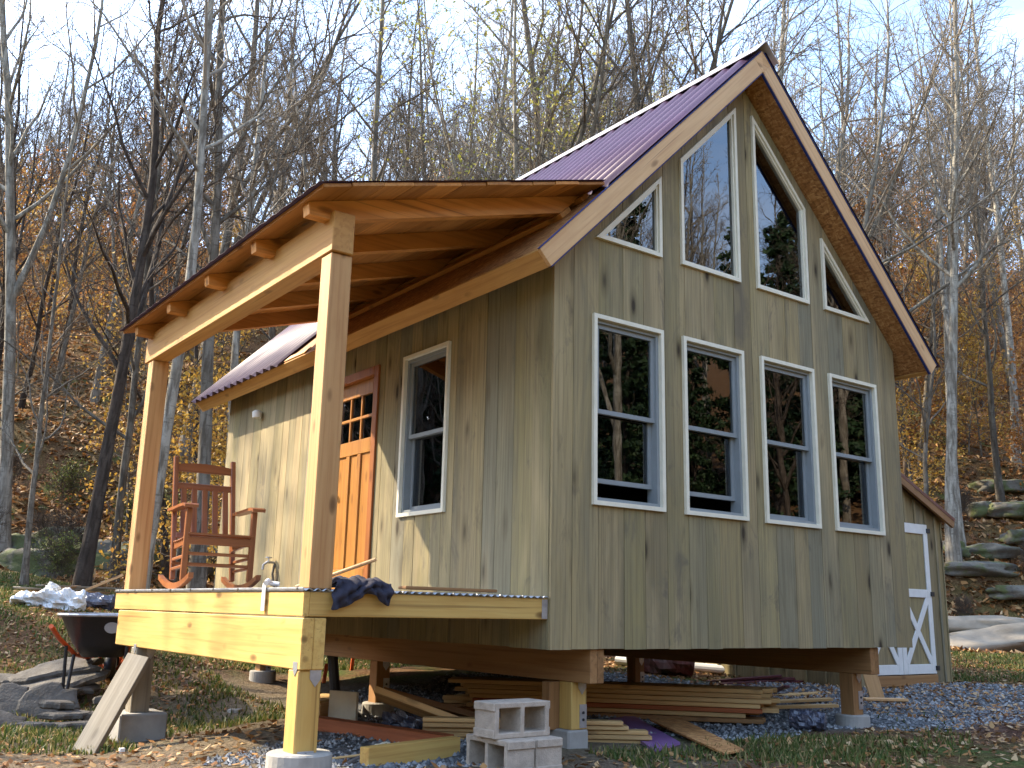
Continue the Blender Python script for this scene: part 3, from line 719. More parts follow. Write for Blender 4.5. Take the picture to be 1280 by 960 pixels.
for a, b, hs_ in ((DX0, dm-.003, 0), (dm+.003, DX1, 1)):
    dr = MB().box((a, SHY-.012, DZ0), (b, SHY+.018, DZ1), .003).build('door', M_['shed'], shed)
    fw = .095
    for q in ((a, DZ0, a+fw, DZ1), (b-fw, DZ0, b, DZ1)): MB().box((q[0]+.001, SHY-.03, q[1]), (q[2]-.001, SHY-.0125, q[3]), .003).build('door_trim', M_['white'], dr)
    for z0_, h_ in ((DZ0+.001, .12), (DZ0+(DZ1-DZ0)*.5, .105), (DZ1-.13, .128)): MB().box((a+fw, SHY-.031, z0_), (b-fw, SHY-.0125, z0_+h_), .003).build('door_trim', M_['white'], dr)
    z0_, z1_ = DZ0+.13, DZ0+(DZ1-DZ0)*.5-.005
    for k_, (u0, u1) in enumerate(((a+fw, b-fw), (b-fw, a+fw))):
        board('door_trim', (u0, SHY-.0225-.0012*k_, z0_), (u1, SHY-.0225-.0012*k_, z1_), .018, .085, M_['white'], dr)
    if hs_:
        for z_ in (DZ0+.07, DZ0+(DZ1-DZ0)*.5+.05, DZ1-.08): MB().box((b-.03, SHY-.045, z_-.03), (b+.05, SHY-.0315, z_+.03), .002).build('hinge', M_['black'], dr)
MB().box((DX0-.02, SHY-.03, shz+.0), (DX1+.02, SHY+.018, DZ0-.01), .005).build('sill', M_['brownwood'], shed)

# ================================================================== rocking chair
def rocking_chair(x, y, rz):
    ch = empty('rocking_chair', (x, y, ZD), 'red-brown wooden slatted rocking chair on the porch', 'chair', rz=rz)
    B = Matrix.Translation((x, y, ZD)) @ Matrix.Rotation(rz, 4, 'Z'); m = M_['chair']
    def bd(name, p0, p1, w, t, up=(0, 0, 1)): return board(name, p0, p1, w, t, m, None, up, .004)
    def put(name, p0, p1, w, t, up=(0, 0, 1), parent=None):
        Ln = (Vector(p1)-Vector(p0)).length
        return MB().box((0, -w/2, -t/2), (Ln, w/2, t/2), .005).build(name, m, parent or ch, B @ along(p0, p1, up))
    hw = .275
    def bk(z): return .20+(z-.38)*.27                  # y of the leaning back posts
    for s in (-1, 1):
        put('front_leg', (s*hw, -.235, .075), (s*hw, -.235, .66), .045, .042, (0, 1, 0))
        put('back_post', (s*(hw-.02), .155, .085), (s*(hw-.02), bk(1.14), 1.16), .042, .04, (1, 0, 0))
        pts = []
        mb = MB()
        N = 14; V = []
        for i in range(N+1):
            t = -1+2*i/N; yy = t*.46; zz = .025+.42*yy*yy*1.0; zz2 = zz+.052-.012*abs(t)
            for xx in (-.02, .02): V += [(s*hw+xx, yy, zz-.022), (s*hw+xx, yy, zz2-.022)]
        F = []
        for i in range(N):
            a = 4*i; b = a+4; F += [(a, a+1, b+1, b), (a+2, b+2, b+3, a+3), (a+1, a+3, b+3, b+1), (a, b, b+2, a+2)]
        F += [(0, 2, 3, 1), (4*N, 4*N+1, 4*N+3, 4*N+2)]
        mb.add(V, F).build('rocker', m, ch, B)
        ar = MB(); V = []
        prof = [(-.33, .055, .655), (-.30, .062, .668), (-.15, .05, .672), (0, .042, .668), (.15, .038, .664), (.29, .034, .662)]
        for yy, w, zz in prof:
            for xx, z_ in ((-w, zz), (w, zz), (w, zz+.024), (-w, zz+.024)): V.append((s*(hw+.008)+xx, yy, z_))
        F = [(4*i+j, 4*i+(j+1) % 4, 4*i+4+(j+1) % 4, 4*i+4+j) for i in range(len(prof)-1) for j in range(4)]+[(3, 2, 1, 0), (20, 21, 22, 23)]
        ar.add(V, F).build('armrest', m, ch, B)
        put('seat_rail', (s*(hw-.03), -.245, .405), (s*(hw-.03), .20, .365), .024, .06)
        for z_ in (.17, .25): put('side_stretcher', (s*hw, -.22, z_+.02), (s*(hw-.012), .165, z_), .022, .026)
    put('front_rail', (-hw, -.245, .395), (hw, -.245, .395), .024, .065)
    for z_ in (.20, .29): put('front_stretcher', (-hw, -.235, z_), (hw, -.235, z_), .022, .026)
    put('back_stretcher', (-hw, .165, .22), (hw, .165, .22), .022, .026)
    for i in range(9):
        yy = -.255+i*.052; zz = .447-.05*(i/8)+.012*((i-4)/4)**2-.008
        put('seat_slat', (-hw+.005, yy, zz), (hw-.005, yy, zz), .040, .016)
    yb = lambda z: bk(z)
    put('back_rail', (-hw+.03, yb(.46), .46), (hw-.03, yb(.46), .46), .024, .05, (0, .2, 1))
    put('back_rail', (-hw+.03, yb(.90), .90), (hw-.03, yb(.90), .90), .024, .055, (0, .27, 1))
    # curved crest rail
    V = []; N = 10
    for i in range(N+1):
        t = -1+2*i/N; xx = t*(hw-.035); zt = 1.115-.02*t*t
        for yy, z_ in ((-.012, 1.03), (.012, 1.03), (.012, zt), (-.012, zt)): V.append((xx, yb(z_)+yy, z_))
    F = [(4*i+j, 4*i+4+j, 4*i+4+(j+1) % 4, 4*i+(j+1) % 4) for i in range(N) for j in range(4)]+[(0, 1, 2, 3), (4*N+3, 4*N+2, 4*N+1, 4*N)]
    MB().add(V, F).build('crest_rail', m, ch, B)
    for i in range(5):
        xx = (i-2)*.092; put('back_slat', (xx, yb(.47)-.004, .47), (xx, yb(.885)-.004, .885), .05, .014, (0, 1, -.27))
    return ch
rocking_chair(-1.36, 2.92, R_(-3))

# ================================================================== things on the deck
def cloth_jacket():
    V = []; F = []; nx, ny = 30, 26; r = random.Random(3)
    for j in range(ny):
        t = j/(ny-1)
        for i in range(nx):
            u = i/(nx-1); x = -1.66+.39*u+.02*math.sin(t*5)
            wr = .008*math.sin(u*17+t*14)+.010*math.sin(u*29-t*19)+.007*math.sin(t*31+u*17)+.006*math.sin(u*47+t*5)
            if t < .55: y = .34-t/.55*.355; z = .385+.018*math.sin(u*3.1)+.018*math.sin(t/.55*2.6)+wr*.8
            else:
                k = (t-.55)/.45; drop = .17+.045*math.sin(u*6.5+1)-.05*u; y = -.03-.035*math.sin(k*2.4)-wr*1.3; z = .405-k*drop*.85+.01*math.sin(u*12)
            edge = min(u, 1-u)
            if t < .55 and edge < .12: z = max(ZD+.015, z-.05*(1-edge/.12))
            V.append((x, y, z))
    for j in range(ny-1):
        for i in range(nx-1): a = j*nx+i; F.append((a, a+nx, a+nx+1, a+1))
    o = MB().add(V, F).build('jacket', M_['navy'], None, None, True); md = o.modifiers.new('thick', 'SOLIDIFY'); md.thickness = .006; md.offset = 1
    o.modifiers.new('smooth', 'SUBSURF').render_levels = 1
    tag(o, 'crumpled dark navy jacket draped over the corner of the porch deck', 'jacket')
M_['navy'] = plain('navy_cloth', (.03, .028, .045), .85, 0, 30, .4, .4)
cloth_jacket()
o = board('plank_offcut', (-1.15, .05, ZD+.016), (-.42, .09, ZD+.016), .09, .02, M_['brownwood']); tag(o, 'thin brown plank lying along the porch deck edge by the wall', 'plank')
st_ = MB().box((-1.849, .525, .215), (-1.8425, .575, .375), .003).box((-1.849, .525, .3755), (-1.76, .575, .382), .003).tube([(-1.85, .52, .383), (-1.82, .56, .40), (-1.78, .60, .385), (-1.74, .57, .38)], .016, 8)
tag(st_.build('strap', M_['white']), 'white strap hanging over the sunlit front edge of the porch deck', 'strap')
cr = empty('pry_bar', (-1.5, .75, ZD), 'dark tool leaning behind the near porch post', 'tool')
MB().tube([(-1.60, .62, .37), (-1.43, .42, .455), (-1.25, .22, .55)], [.012, .013, .013], 8).build('shaft', M_['rake'], cr)
MB().box((-1.52, .42, ZD+.012), (-1.22, .60, ZD+.05), .01).build('blade', M_['black'], cr)

# ================================================================== concrete blocks
def cmu(loc, rz, label, roll=0):
    """hollow block lying with its two cells running along local Y; 0.39 x 0.19 x 0.19"""
    mb = MB(); a, d, h, w = .218, .106, .212, .033
    xs = [-a, -a+w, -.016, .016, a-w, a]; zs = [0, w, h-w, h]; V = []; F = []; ix = {}
    def v(i, j, k):
        key = (i, j, k)
        if key not in ix: ix[key] = len(V); V.append((xs[i], (-d, d)[j], zs[k]))
        return ix[key]
    solid = lambda i, k: 0 <= i < 5 and 0 <= k < 3 and not (k == 1 and i in (1, 3))
    for i in range(5):
        for k in range(3):
            if not solid(i, k): continue
            F.append((v(i, 0, k), v(i+1, 0, k), v(i+1, 0, k+1), v(i, 0, k+1))); F.append((v(i+1, 1, k), v(i, 1, k), v(i, 1, k+1), v(i+1, 1, k+1)))
            if not solid(i-1, k): F.append((v(i, 1, k), v(i, 0, k), v(i, 0, k+1), v(i, 1, k+1)))
            if not solid(i+1, k): F.append((v(i+1, 0, k), v(i+1, 1, k), v(i+1, 1, k+1), v(i+1, 0, k+1)))
            if not solid(i, k-1): F.append((v(i, 1, k), v(i+1, 1, k), v(i+1, 0, k), v(i, 0, k)))
            if not solid(i, k+1): F.append((v(i, 0, k+1), v(i+1, 0, k+1), v(i+1, 1, k+1), v(i, 1, k+1)))
    o = mb.add(V, F).build('concrete_block', M_['block'], None, Matrix.Translation(loc) @ Matrix.Rotation(rz, 4, 'Z'))
    md = o.modifiers.new('edge', 'BEVEL'); md.width = .006; md.segments = 2; md.limit_method = 'ANGLE'
    # raised end lips of a sash block
    for s in (-1, 1):
        for z0_, z1_ in ((.0, .055), (.16, .212)): MB().box((s*a+(-.012 if s < 0 else -.001), -d+.003, z0_+.002), (s*a+(.001 if s < 0 else .012), d-.003, z1_-.002), .004).build('end_lip', M_['block'], o, WM[o.name])
    return tag(o, label, 'block', 'concrete blocks stacked by the front pier')
bz = -.73
bp = atz(634, 927, bz+.212)
cmu((bp.x+.106, bp.y+.218, bz), R_(90), 'lower left concrete block with two cells facing the porch, under the top block')
cmu((bp.x+.324, bp.y+.225, bz), R_(92), 'lower right concrete block, showing its solid end beside the grassy pier')
tp_ = atz(617, 925, bz+.212)
cmu((tp_.x+.22, tp_.y+.11, bz+.213), R_(2), 'top concrete block of the stack, its two cells facing forward')

ORD = ['lowest', 'second', 'third', 'fourth', 'fifth', 'sixth', 'seventh', 'eighth', 'ninth', 'tenth', 'eleventh', 'twelfth', 'thirteenth', 'fourteenth', 'fifteenth', 'sixteenth', 'seventeenth', 'eighteenth', 'nineteenth', 'twentieth']+['twenty-'+w for w in ('first', 'second', 'third', 'fourth', 'fifth', 'sixth', 'seventh', 'eighth', 'ninth')]
# ================================================================== lumber and offcuts under the cabin
def lay(name, a, b, w, t, mat, label, cat='plank', group=None, up=(0, 0, 1)):
    o = board(name, a, b, w, t, M_[mat], None, up); return tag(o, label, cat, group)
B0 = atz(972, 903, -.68); A0 = atz(736, 893, -.68); dr_ = (B0-A0).normalized(); A0 = B0-dr_*3.0; nrm = Vector((-dr_.y, dr_.x, 0))
rl = random.Random(21)
for k in range(7):
    for j in range(3):
        z = -.672+k*.043; off = (j-1)*.15+rl.uniform(-.01, .01)+.02*(k % 2)
        e = rl.uniform(-.16, .06) if k > 1 else rl.uniform(-.3, -.05)
        a = A0+nrm*(off+.12)+dr_*rl.uniform(-.2, .2); b = B0+nrm*(off+.12)+dr_*e; a.z = b.z = z
        lay('lumber_plank', a, b, rl.uniform(.125, .145), .039, 'redwood' if k == 2 and j == 0 else ('brownwood' if k < 1 else 'lumber'), f'{("front", "middle", "rear")[j]} plank in the {ORD[k]} layer up, long lumber stack under cabin', 'plank', 'long lumber stack under the cabin')
B1 = atz(812, 930, -.70); A1 = B1-(dr_*.92+nrm*.25).normalized()*1.7
d1 = (B1-A1).normalized(); n1_ = Vector((-d1.y, d1.x, 0))
for k in range(5):
    a = A1+n1_*rl.uniform(.0, .1); b = B1+n1_*rl.uniform(0, .09)+d1*rl.uniform(-.22, .02); a.z = b.z = -.69+k*.034
    lay('short_plank', a, b, .12, .03, 'lumber', f'{ORD[k]} plank from the bottom of the short stack right beside the front pier', 'plank', 'short plank stack by the front pier')
def sheet(name, P, th, mat, label, cat):
    n = len(P); mb = MB().add([Vector(p)+Vector((0, 0, th)) for p in P]+list(P), [tuple(range(n)), tuple(reversed(range(n, 2*n)))]+[(i+n, (i+1) % n+n, (i+1) % n, i) for i in range(n)])
    return tag(mb.build(name, M_[mat]), label, cat)
sheet('purple_sheet', [atz(818, 941, -.70), atz(850, 931, -.70), atz(790, 896, -.69), atz(760, 902, -.69)], .02, 'purplepale', 'flat purple roofing offcut on the grass under the cabin', 'sheet')
sheet('strand_board', [atz(905, 944, -.69), atz(930, 939, -.69), atz(850, 899, -.64), atz(812, 901, -.64)], .014, 'osb_pale', 'tapered pale strand board offcut leaning out onto the grass', 'board')
M_['orange'] = plain('orange_paint', (.75, .13, .03), .45)
# wrapped roll of plastic
def crumpled(name, p0, p1, rad, mat, label, cat, seed=1, amp=.25, n=20, k=18, flat=.9, bend=0.):
    r = np.random.RandomState(seed); p0 = Vector(p0); p1 = Vector(p1); ax = (p1-p0); x = ax.normalized(); y = Vector((0, 0, 1)).cross(x).normalized(); z = x.cross(y); V = []; F = []
    ph = r.rand(8)*6
    for i in range(k+1):
        t = i/k; e = min(1, 4.5*math.sqrt(max(t*(1-t), 0))+.04)
        c = p0+ax*t+z*bend*math.sin(t*3.14)
        for j in range(n):
            a = 2*math.pi*j/n
            q = 1+amp*(.5*math.sin(3*a+ph[0]+5*t)+.4*math.sin(5*a-ph[1]+9*t)+.35*math.sin(23*t+2*a+ph[2])+.3*math.sin(9*a+ph[3]-14*t)+.5*(r.rand()-.5))
            V.append(c+(y*math.cos(a)+z*math.sin(a)*flat)*rad*e*q)
    for i in range(k):
        for j in range(n): F.append((i*n+j, i*n+(j+1) % n, (i+1)*n+(j+1) % n, (i+1)*n+j))
    F += [tuple(reversed(range(n))), tuple(range(k*n, k*n+n))]
    return tag(MB().add(V, F).build(name, M_[mat]), label, cat)
M_['film'] = plain('dark_plastic_film', (.09, .095, .13), .18, .1, 12, .5, .6, .8)
M_['tarp'] = plain('white_tarp', (.74, .74, .72), .5, 0, 8, .2, .4)
M_['sack'] = plain('printed_sack', (.13, .12, .11), .5, 0, 3, .5, .3, c2=(.22, .05, .04))
a = atz(985, 897, -.60); b = atz(1034, 903, -.62)
crumpled('plastic_roll', a, b, .085, 'film', 'crumpled roll of shiny dark plastic film beside the right concrete pier', 'plastic roll', 4, .22)
a = atz(835, 848, -.45); b = atz(930, 846, -.45)
a = CAM+(a-CAM)*.93; b = CAM+(b-CAM)*.93
zb_ = hz(a.x, a.y)
sk_ = crumpled('sack', (5.0, 4.6, hz(5, 4.6)+.24), (5.75, 4.05, hz(5.7, 4.1)+.24), .27, 'sack', 'bulky dark sack with coloured print in the shade under the cabin', 'sack', 9, .12, 22, 16)
# maroon sheets and scraps near the right pier
for k in range(3):
    a = atz(905-12*k, 860-4*k, -.60+.02*k); b = atz(1005-14*k, 851-3*k, -.52+.03*k)
    lay('maroon_plank', a, b, .16, .03, 'maroon', f'{ORD[k]} of three dark maroon planks in the pile behind the right pier', 'panel', 'maroon panels behind the right pier')
o_ = lay('maroon_offcut', atz(968, 864, -.60), atz(984, 858, -.50), .06, .03, 'maroon', 'small upright maroon offcut poking out of the scrap pile', 'offcut')
for k in range(4):
    a = atz(960+6*k, 884-7*k, -.62); b = atz(1046-8*k, 882-8*k, -.60)
    lay('scrap_board', a, b, .10, .03, 'lumber', f'{ORD[k]} of four pale scrap boards between the lumber stack and the right pier', 'board', 'scrap boards by the right pier')
# left part under the porch
lay('red_timber', atz(374, 902, -.66), atz(560, 930, -.66), .12, .12, 'redwood', 'long red-stained timber on the gravel under the porch', 'timber')
lay('short_timber', atz(455, 948, -.66), atz(570, 933, -.66), .085, .13, 'treated', 'short yellow timber laid on the gravel in front of the red one', 'timber')
lay('wide_plank', atz(470, 866, -.40), atz(598, 914, -.66), .26, .05, 'lumber', 'wide tan plank sloping down from the back post to the blocks', 'plank', None, (.1, .35, 1))
lay('wide_plank', atz(480, 866, -.46), atz(602, 900, -.66), .22, .05, 'brownwood', 'dark plank lying behind the wide tan plank', 'plank', None, (.1, .35, 1))
bx_ = empty('wooden_box', atz(420, 892, -.69), 'shallow pale open-ended wooden box under the porch', 'box')
P0 = atz(396, 898, -.69); P1 = atz(452, 884, -.69); du = (P1-P0).normalized(); dn = Vector((-du.y, du.x, 0))
for zz, nm in ((-.675, 'bottom'), (-.555, 'lid')):
    board(nm, P0+dn*.12+Vector((0, 0, zz+.69)), P0+du*.75+dn*.12+Vector((0, 0, zz+.69)), .30, .016, M_['osb_pale' if nm == 'x' else 'lumber'], bx_)
for s_ in (0, 1): board('side', P0+dn*(.27*s_-.02)+Vector((0, 0, .074)), P0+du*.75+dn*(.27*s_-.02)+Vector((0, 0, .074)), .016, .10, M_['rake'], bx_)
bk_ = atz(462, 906, -.70)
tag(MB().box((0, 0, 0), (.03, .30, .24), .004).build('cream_board', M_['cream'], None, Matrix.Translation((bk_.x, bk_.y+.25, -.70)) @ Matrix.Rotation(R_(25), 4, 'Z')), 'small cream panel standing on edge beside the wide tan plank', 'board')
crumpled('film_scrap', atz(478, 900, -.62), atz(540, 905, -.63), .07, 'film', 'dark scrap of crumpled plastic under the tan plank', 'plastic scrap', 12, .35)
p0 = atz(412, 870, -.66)
tag(MB().tube([(p0.x+.10, p0.y+.05, -.70), (p0.x+.03, p0.y+.02, -.35), (p0.x-.04, p0.y, .05)], .055, 10).build('drain_pipe', M_['black']), 'black drain pipe leaning up under the porch deck', 'pipe')
for px, py, h_ in ((439, 832, .32), (404, 848, .22)):
    q = on_ground(px, py+6); o = board('marker_stake', (q.x, q.y, q.z-.05), (q.x+.03, q.y, q.z+h_), .045, .02, M_['orange'], None, (0, 1, 0)); tag(o, 'short orange marker stake in the leaves, '+('taller one beyond the girder' if h_ > .3 else 'lower one left by the black pipe'), 'stake', 'orange marker stakes')

for k, (px, py, dx_, dy_, ln, mt_) in enumerate(((420, 925, .3, .12, .35, 'brownwood'), (400, 950, .28, -.05, .4, 'lumber'), (432, 955, .2, .15, .3, 'galv'))):
    a = atz(px, py, -.70); lay('scrap_strip', a, a+Vector((dx_, dy_, .02)), .03, .012, mt_, ('thin brown strip of scrap', 'pale splintered strip of scrap', 'grey metal strip of scrap')[k]+' on the gravel by the near porch pier', 'scrap')
mb = MB(); 
for k in range(3):
    c = atz(478+k*12, 932, -.68); pts = [c+Vector((.07*math.cos(a_), .05*math.sin(a_), .015*math.sin(2*a_+k))) for a_ in np.linspace(0, 5.2, 14)]; mb.tube(pts, .006, 5)
tag(mb.build('rope_coil', M_['cream']), 'loose pale cord looped on the red timber', 'cord')
# pale lumber and white pipe beyond the cabin
q0 = on_ground(770, 832); q1 = on_ground(1060, 852)
tag(MB().tube([(q0.x, q0.y, hz(q0.x, q0.y)+.07), ((q0.x+q1.x)/2, (q0.y+q1.y)/2, max(hz((q0.x+q1.x)/2, (q0.y+q1.y)/2), -.6)+.07), (q1.x, q1.y, hz(q1.x, q1.y)+.07)], .06, 12).build('drain_tube', M_['white']), 'long white pipe lying on the gravel beyond the cabin', 'pipe')
def nearer(px, py, k):
    p = on_ground(px, py); p = CAM+(p-CAM)*k; p.z = hz(p.x, p.y); return p
gpt = nearer(1096, 856, .9)
lay('leaning_board', (gpt.x, gpt.y, gpt.z), (gpt.x-.12, gpt.y+.10, gpt.z+.62), .16, .03, 'rake', 'pale board propped upright beside the end of the right girder', 'board', None, (.6, .8, .2))
g2 = nearer(1076, 857, .88); g3 = nearer(1130, 859, .9)
lay('flat_board', (g2.x, g2.y, g2.z+.03), (g3.x, g3.y, g3.z+.03), .12, .03, 'rake', 'pale board lying flat on the gravel right of the cabin', 'board')

# ================================================================== left foreground: wheelbarrow, slates, plank
def wheelbarrow(px, py):
    c = on_ground(px, py); ang_ = R_(158)
    B = Matrix.Translation((c.x, c.y, c.z)) @ Matrix.Rotation(ang_, 4, 'Z') @ Matrix.Scale(1.22, 4)
    wb_ = empty('wheelbarrow', c, 'black wheelbarrow with galvanised rim and orange frame beside the far porch pier', 'wheelbarrow', rz=ang_)
    # tray: tapered tub, open top, pours towards -Y (towards the viewer)
    V = []; F = []; n = 24
    def ringp(sx, sy, z, cy_, k=3.2):
        out = []
        for i in range(n):
            a = 2*math.pi*i/n; cx_, sx_ = math.cos(a), math.sin(a)
            out.append((sx*math.copysign(abs(cx_)**(2/k), cx_), cy_+sy*math.copysign(abs(sx_)**(2/k), sx_), z))
        return out
    rings = [ringp(.16, .22, .34, .05), ringp(.24, .36, .45, .04), ringp(.34, .50, .66, .02), ringp(.36, .53, .67, .02), ringp(.36, .53, .685, .02), ringp(.335, .50, .68, .02), ringp(.23, .35, .47, .04), ringp(.15, .21, .37, .05)]
    for r_ in rings: V += r_
    for i in range(len(rings)-1):
        for j in range(n): F.append((i*n+j, i*n+(j+1) % n, (i+1)*n+(j+1) % n, (i+1)*n+j))
    F += [tuple(reversed(range(n))), tuple(range((len(rings)-1)*n, len(rings)*n))]
    tray = MB().add(V, F).build('tray', M_['tub'], wb_, B, True)
    MB().tube([Vector(p) for p in ringp(.362, .532, .682, .02)]+[Vector(ringp(.362, .532, .682, .02)[0])], .012, 8, False).build('rim', M_['galv'], tray, B)
    # printed badge on the front of the tub
    MB().prism([(.06*math.cos(a), .045*math.sin(a)) for a in np.linspace(0, 6.1, 18)], lambda u, v: (-.10-u, .482+.42*v, .585+v), lambda u, v: (-.10-u, .470+.42*v, .583+v)).build('badge', M_['badge'], tray, B)
    MB().box((-.10, -.30, .688), (.14, .05, .694), .002).build('paper', M_['bluepaper'], tray, B @ Matrix.Translation((0, .3, -.06)))
    for s in (-1, 1):
        MB().tube([(s*.05, -.62, .20), (s*.14, -.35, .30), (s*.2, .2, .36), (s*.27, .60, .50), (s*.28, .95, .60)], .018, 8).build('handle', M_['orange'], wb_, B)
        MB().tube([(s*.2, .25, .36), (s*.22, .30, .02), (s*.22, .45, .02), (s*.23, .48, .44)], .014, 8).build('leg', M_['black'], wb_, B)
        MB().tube([(s*.08, -.50, .24), (s*.10, -.40, .40)], .014, 6).build('brace', M_['orange'], wb_, B)
    wh = MB().lathe([(.115, -.045), (.17, -.05), (.195, -.03), (.20, 0), (.195, .03), (.17, .05), (.115, .045)], 24, cap=False).build('wheel', M_['black'], wb_, B @ Matrix.Translation((0, -.62, .20)) @ Matrix.Rotation(math.pi/2, 4, 'Y'), True)
    MB().lathe([(.0, -.03), (.118, -.03), (.118, .03), (0, .03)], 16, cap=False).build('rim', M_['galv'], wh, B @ Matrix.Translation((0, -.62, .20)) @ Matrix.Rotation(math.pi/2, 4, 'Y'))
M_['tub'] = plain('black_tub', (.03, .03, .034), .45, 0, 7, .3)
M_['badge'] = plain('pale_badge', (.38, .40, .42), .5)
M_['bluepaper'] = plain('blue_label', (.10, .25, .50), .5, 0, 20, .4, c2=(.6, .62, .64))
wheelbarrow(124, 872)
def stone(name, c, sx, sy, sz, seed, mat, label, cat, group=None, rz=0., tilt=(0, 0), n=16, sharp=.34):
    r = np.random.RandomState(seed); V = []; F = []; lay_ = [(-1, .78), (-.55, .98), (.35, 1.), (.9, .9), (1, .74)]
    off = 1+sharp*1.6*(r.rand(n)-.5); ph = r.rand(4)*6
    for z, k in lay_:
        for j in range(n):
            a = 2*math.pi*j/n; q = off[j]*(1+.12*math.sin(2*a+ph[0])+.08*math.sin(3*a+ph[1]))*k*(1+.06*(r.rand()-.5))
            V.append((sx*q*math.cos(a), sy*q*math.sin(a), sz*(z+.18*(r.rand()-.5)*(1 if abs(z) == 1 else .5))))
    for i in range(len(lay_)-1):
        for j in range(n): F.append((i*n+j, i*n+(j+1) % n, (i+1)*n+(j+1) % n, (i+1)*n+j))
    b = len(V); V += [(0, 0, -sz*1.02), (0, 0, sz*(1.03+.1*r.rand()))]
    for j in range(n): F += [((j+1) % n, j, b), ((len(lay_)-1)*n+j, (len(lay_)-1)*n+(j+1) % n, b+1)]
    M = Matrix.Translation(c) @ Matrix.Rotation(rz, 4, 'Z') @ Matrix.Rotation(tilt[0], 4, 'X') @ Matrix.Rotation(tilt[1], 4, 'Y')
    return tag(MB().add(V, F).build(name, M_[mat], None, M), label, cat, group)
def slab(px, py, sx, sy, sz, seed, label, tilt=(0, 0), dz=0., rz=0., grp='slate slabs heaped left of the porch'):
    g = on_ground(px, py); g.z += dz; return stone('slate_stone', g, sx, sy, sz, seed, 'slate', label, 'stone', grp, rz, tilt)
yw = -YAW
slab(58, 895, .27, .22, .022, 1, 'big grey slate slab tilted up in the middle of the heap', (R_(62), R_(-8)), .15, yw+.2)
slab(70, 905, .17, .12, .035, 2, 'tan stone lying on top of the two flat stones in front', (0, R_(3)), .17, yw)
slab(80, 908, .22, .14, .03, 3, 'flat stone in the middle of the little front stack', (R_(4), 0), .10, yw+.3)
slab(78, 912, .24, .15, .03, 4, 'bottom stone of the little front stack', (0, R_(-3)), .03, yw)
slab(14, 894, .20, .20, .022, 5, 'slate slab leaning at the left edge of the heap', (R_(48), R_(10)), .12, yw)
slab(8, 910, .20, .16, .03, 6, 'slate slab lowest at the left picture edge', (R_(25), R_(14)), .04, yw+.4)
slab(66, 868, .42, .26, .045, 7, 'long dark slate slab topmost at the back of the heap', (R_(18), R_(-9)), .24, yw)
slab(58, 876, .44, .28, .05, 8, 'long dark slate slab second from the top at the back of the heap', (R_(14), R_(-11)), .14, yw+.15)
slab(30, 882, .30, .2, .03, 9, 'mossy slate slab under the dark pair at the back', (R_(12), R_(-12)), .05, yw)
slab(125, 905, .16, .14, .05, 10, 'rough dark stone under the leaning plank', (0, .1), .05, yw)
slab(138, 890, .15, .12, .04, 11, 'dark stone wedged behind the leaning plank', (0, -.1), .12, yw)
slab(140, 918, .14, .11, .04, 12, 'small dark stone at the foot of the square concrete pier', (0, 0), .02, yw)
slab(20, 868, .26, .2, .03, 13, 'dark slate slab at the back left of the heap', (R_(8), R_(8)), .13, yw)
slab(92, 880, .24, .18, .03, 14, 'dark slate slab resting right of the big tilted one', (R_(12), R_(6)), .16, yw+.5)
slab(40, 912, .16, .12, .03, 15, 'small flat stone in front of the big tilted slab', (0, 0), .03, yw)
g = on_ground(105, 942)
lay('leaning_plank', (g.x, g.y, g.z+.0), (-1.84, 2.98, -.17), .22, .045, 'greywood', 'grey weathered plank leaning against the far porch support', 'plank', None, (-.55, -.45, .70))


gg = on_ground(152, 942); tag(MB().box((-.02, -.02, 0), (.02, .02, .04), .004).build('litter_scrap', M_['white'], None, Matrix.Translation(gg)), 'tiny white scrap on the dirt by the square concrete pier', 'scrap')
gg = on_ground(295, 890); stone('pale_stone', gg, .07, .05, .03, 31, 'concrete', 'small pale stone in the grass under the porch', 'stone')
# ================================================================== debris heap far left
q = on_ground(62, 757)
crumpled('white_tarp', (q.x-.45, q.y+.20, q.z+.04), (q.x+.42, q.y-.25, q.z+.04), .19, 'tarp', 'crumpled white tarp on the lawn at the far left', 'tarp', 15, .45, 30, 30, .72)
crumpled('tarp_bundle', (q.x-.02, q.y+.1, q.z+.15), (q.x+.06, q.y+.12, q.z+.30), .09, 'tarp', 'white bundle standing up on top of the crumpled tarp', 'bundle', 18, .3)
q2 = on_ground(100, 757)
crumpled('grey_bag', (q2.x-.25, q2.y+.1, q2.z+.08), (q2.x+.45, q2.y-.25, q2.z+.05), .13, 'film', 'grey plastic bag lying right of the white tarp', 'bag', 16, .2)
rd = random.Random(8)
for k in range(9):
    a = on_ground(20+rd.uniform(-5, 60), 749+rd.uniform(-2, 3)); b = on_ground(85+rd.uniform(0, 65), 748+rd.uniform(-3, 4))
    a.z += .05+.035*k/2; b.z += .05+.03*k/2
    lay('heap_plank', a, b, .14, .03, rd.choice(['brownwood', 'lumber', 'greywood']), f'{ORD[k]} old plank from the bottom of the heap behind the white tarp', 'plank', 'old planks in the heap at far left')
a = on_ground(92, 752); lay('pale_batten', (a.x, a.y, a.z+.10), (a.x+.62, a.y-.25, a.z+.42), .05, .04, 'rake', 'pale batten sticking up out of the plank heap', 'batten')

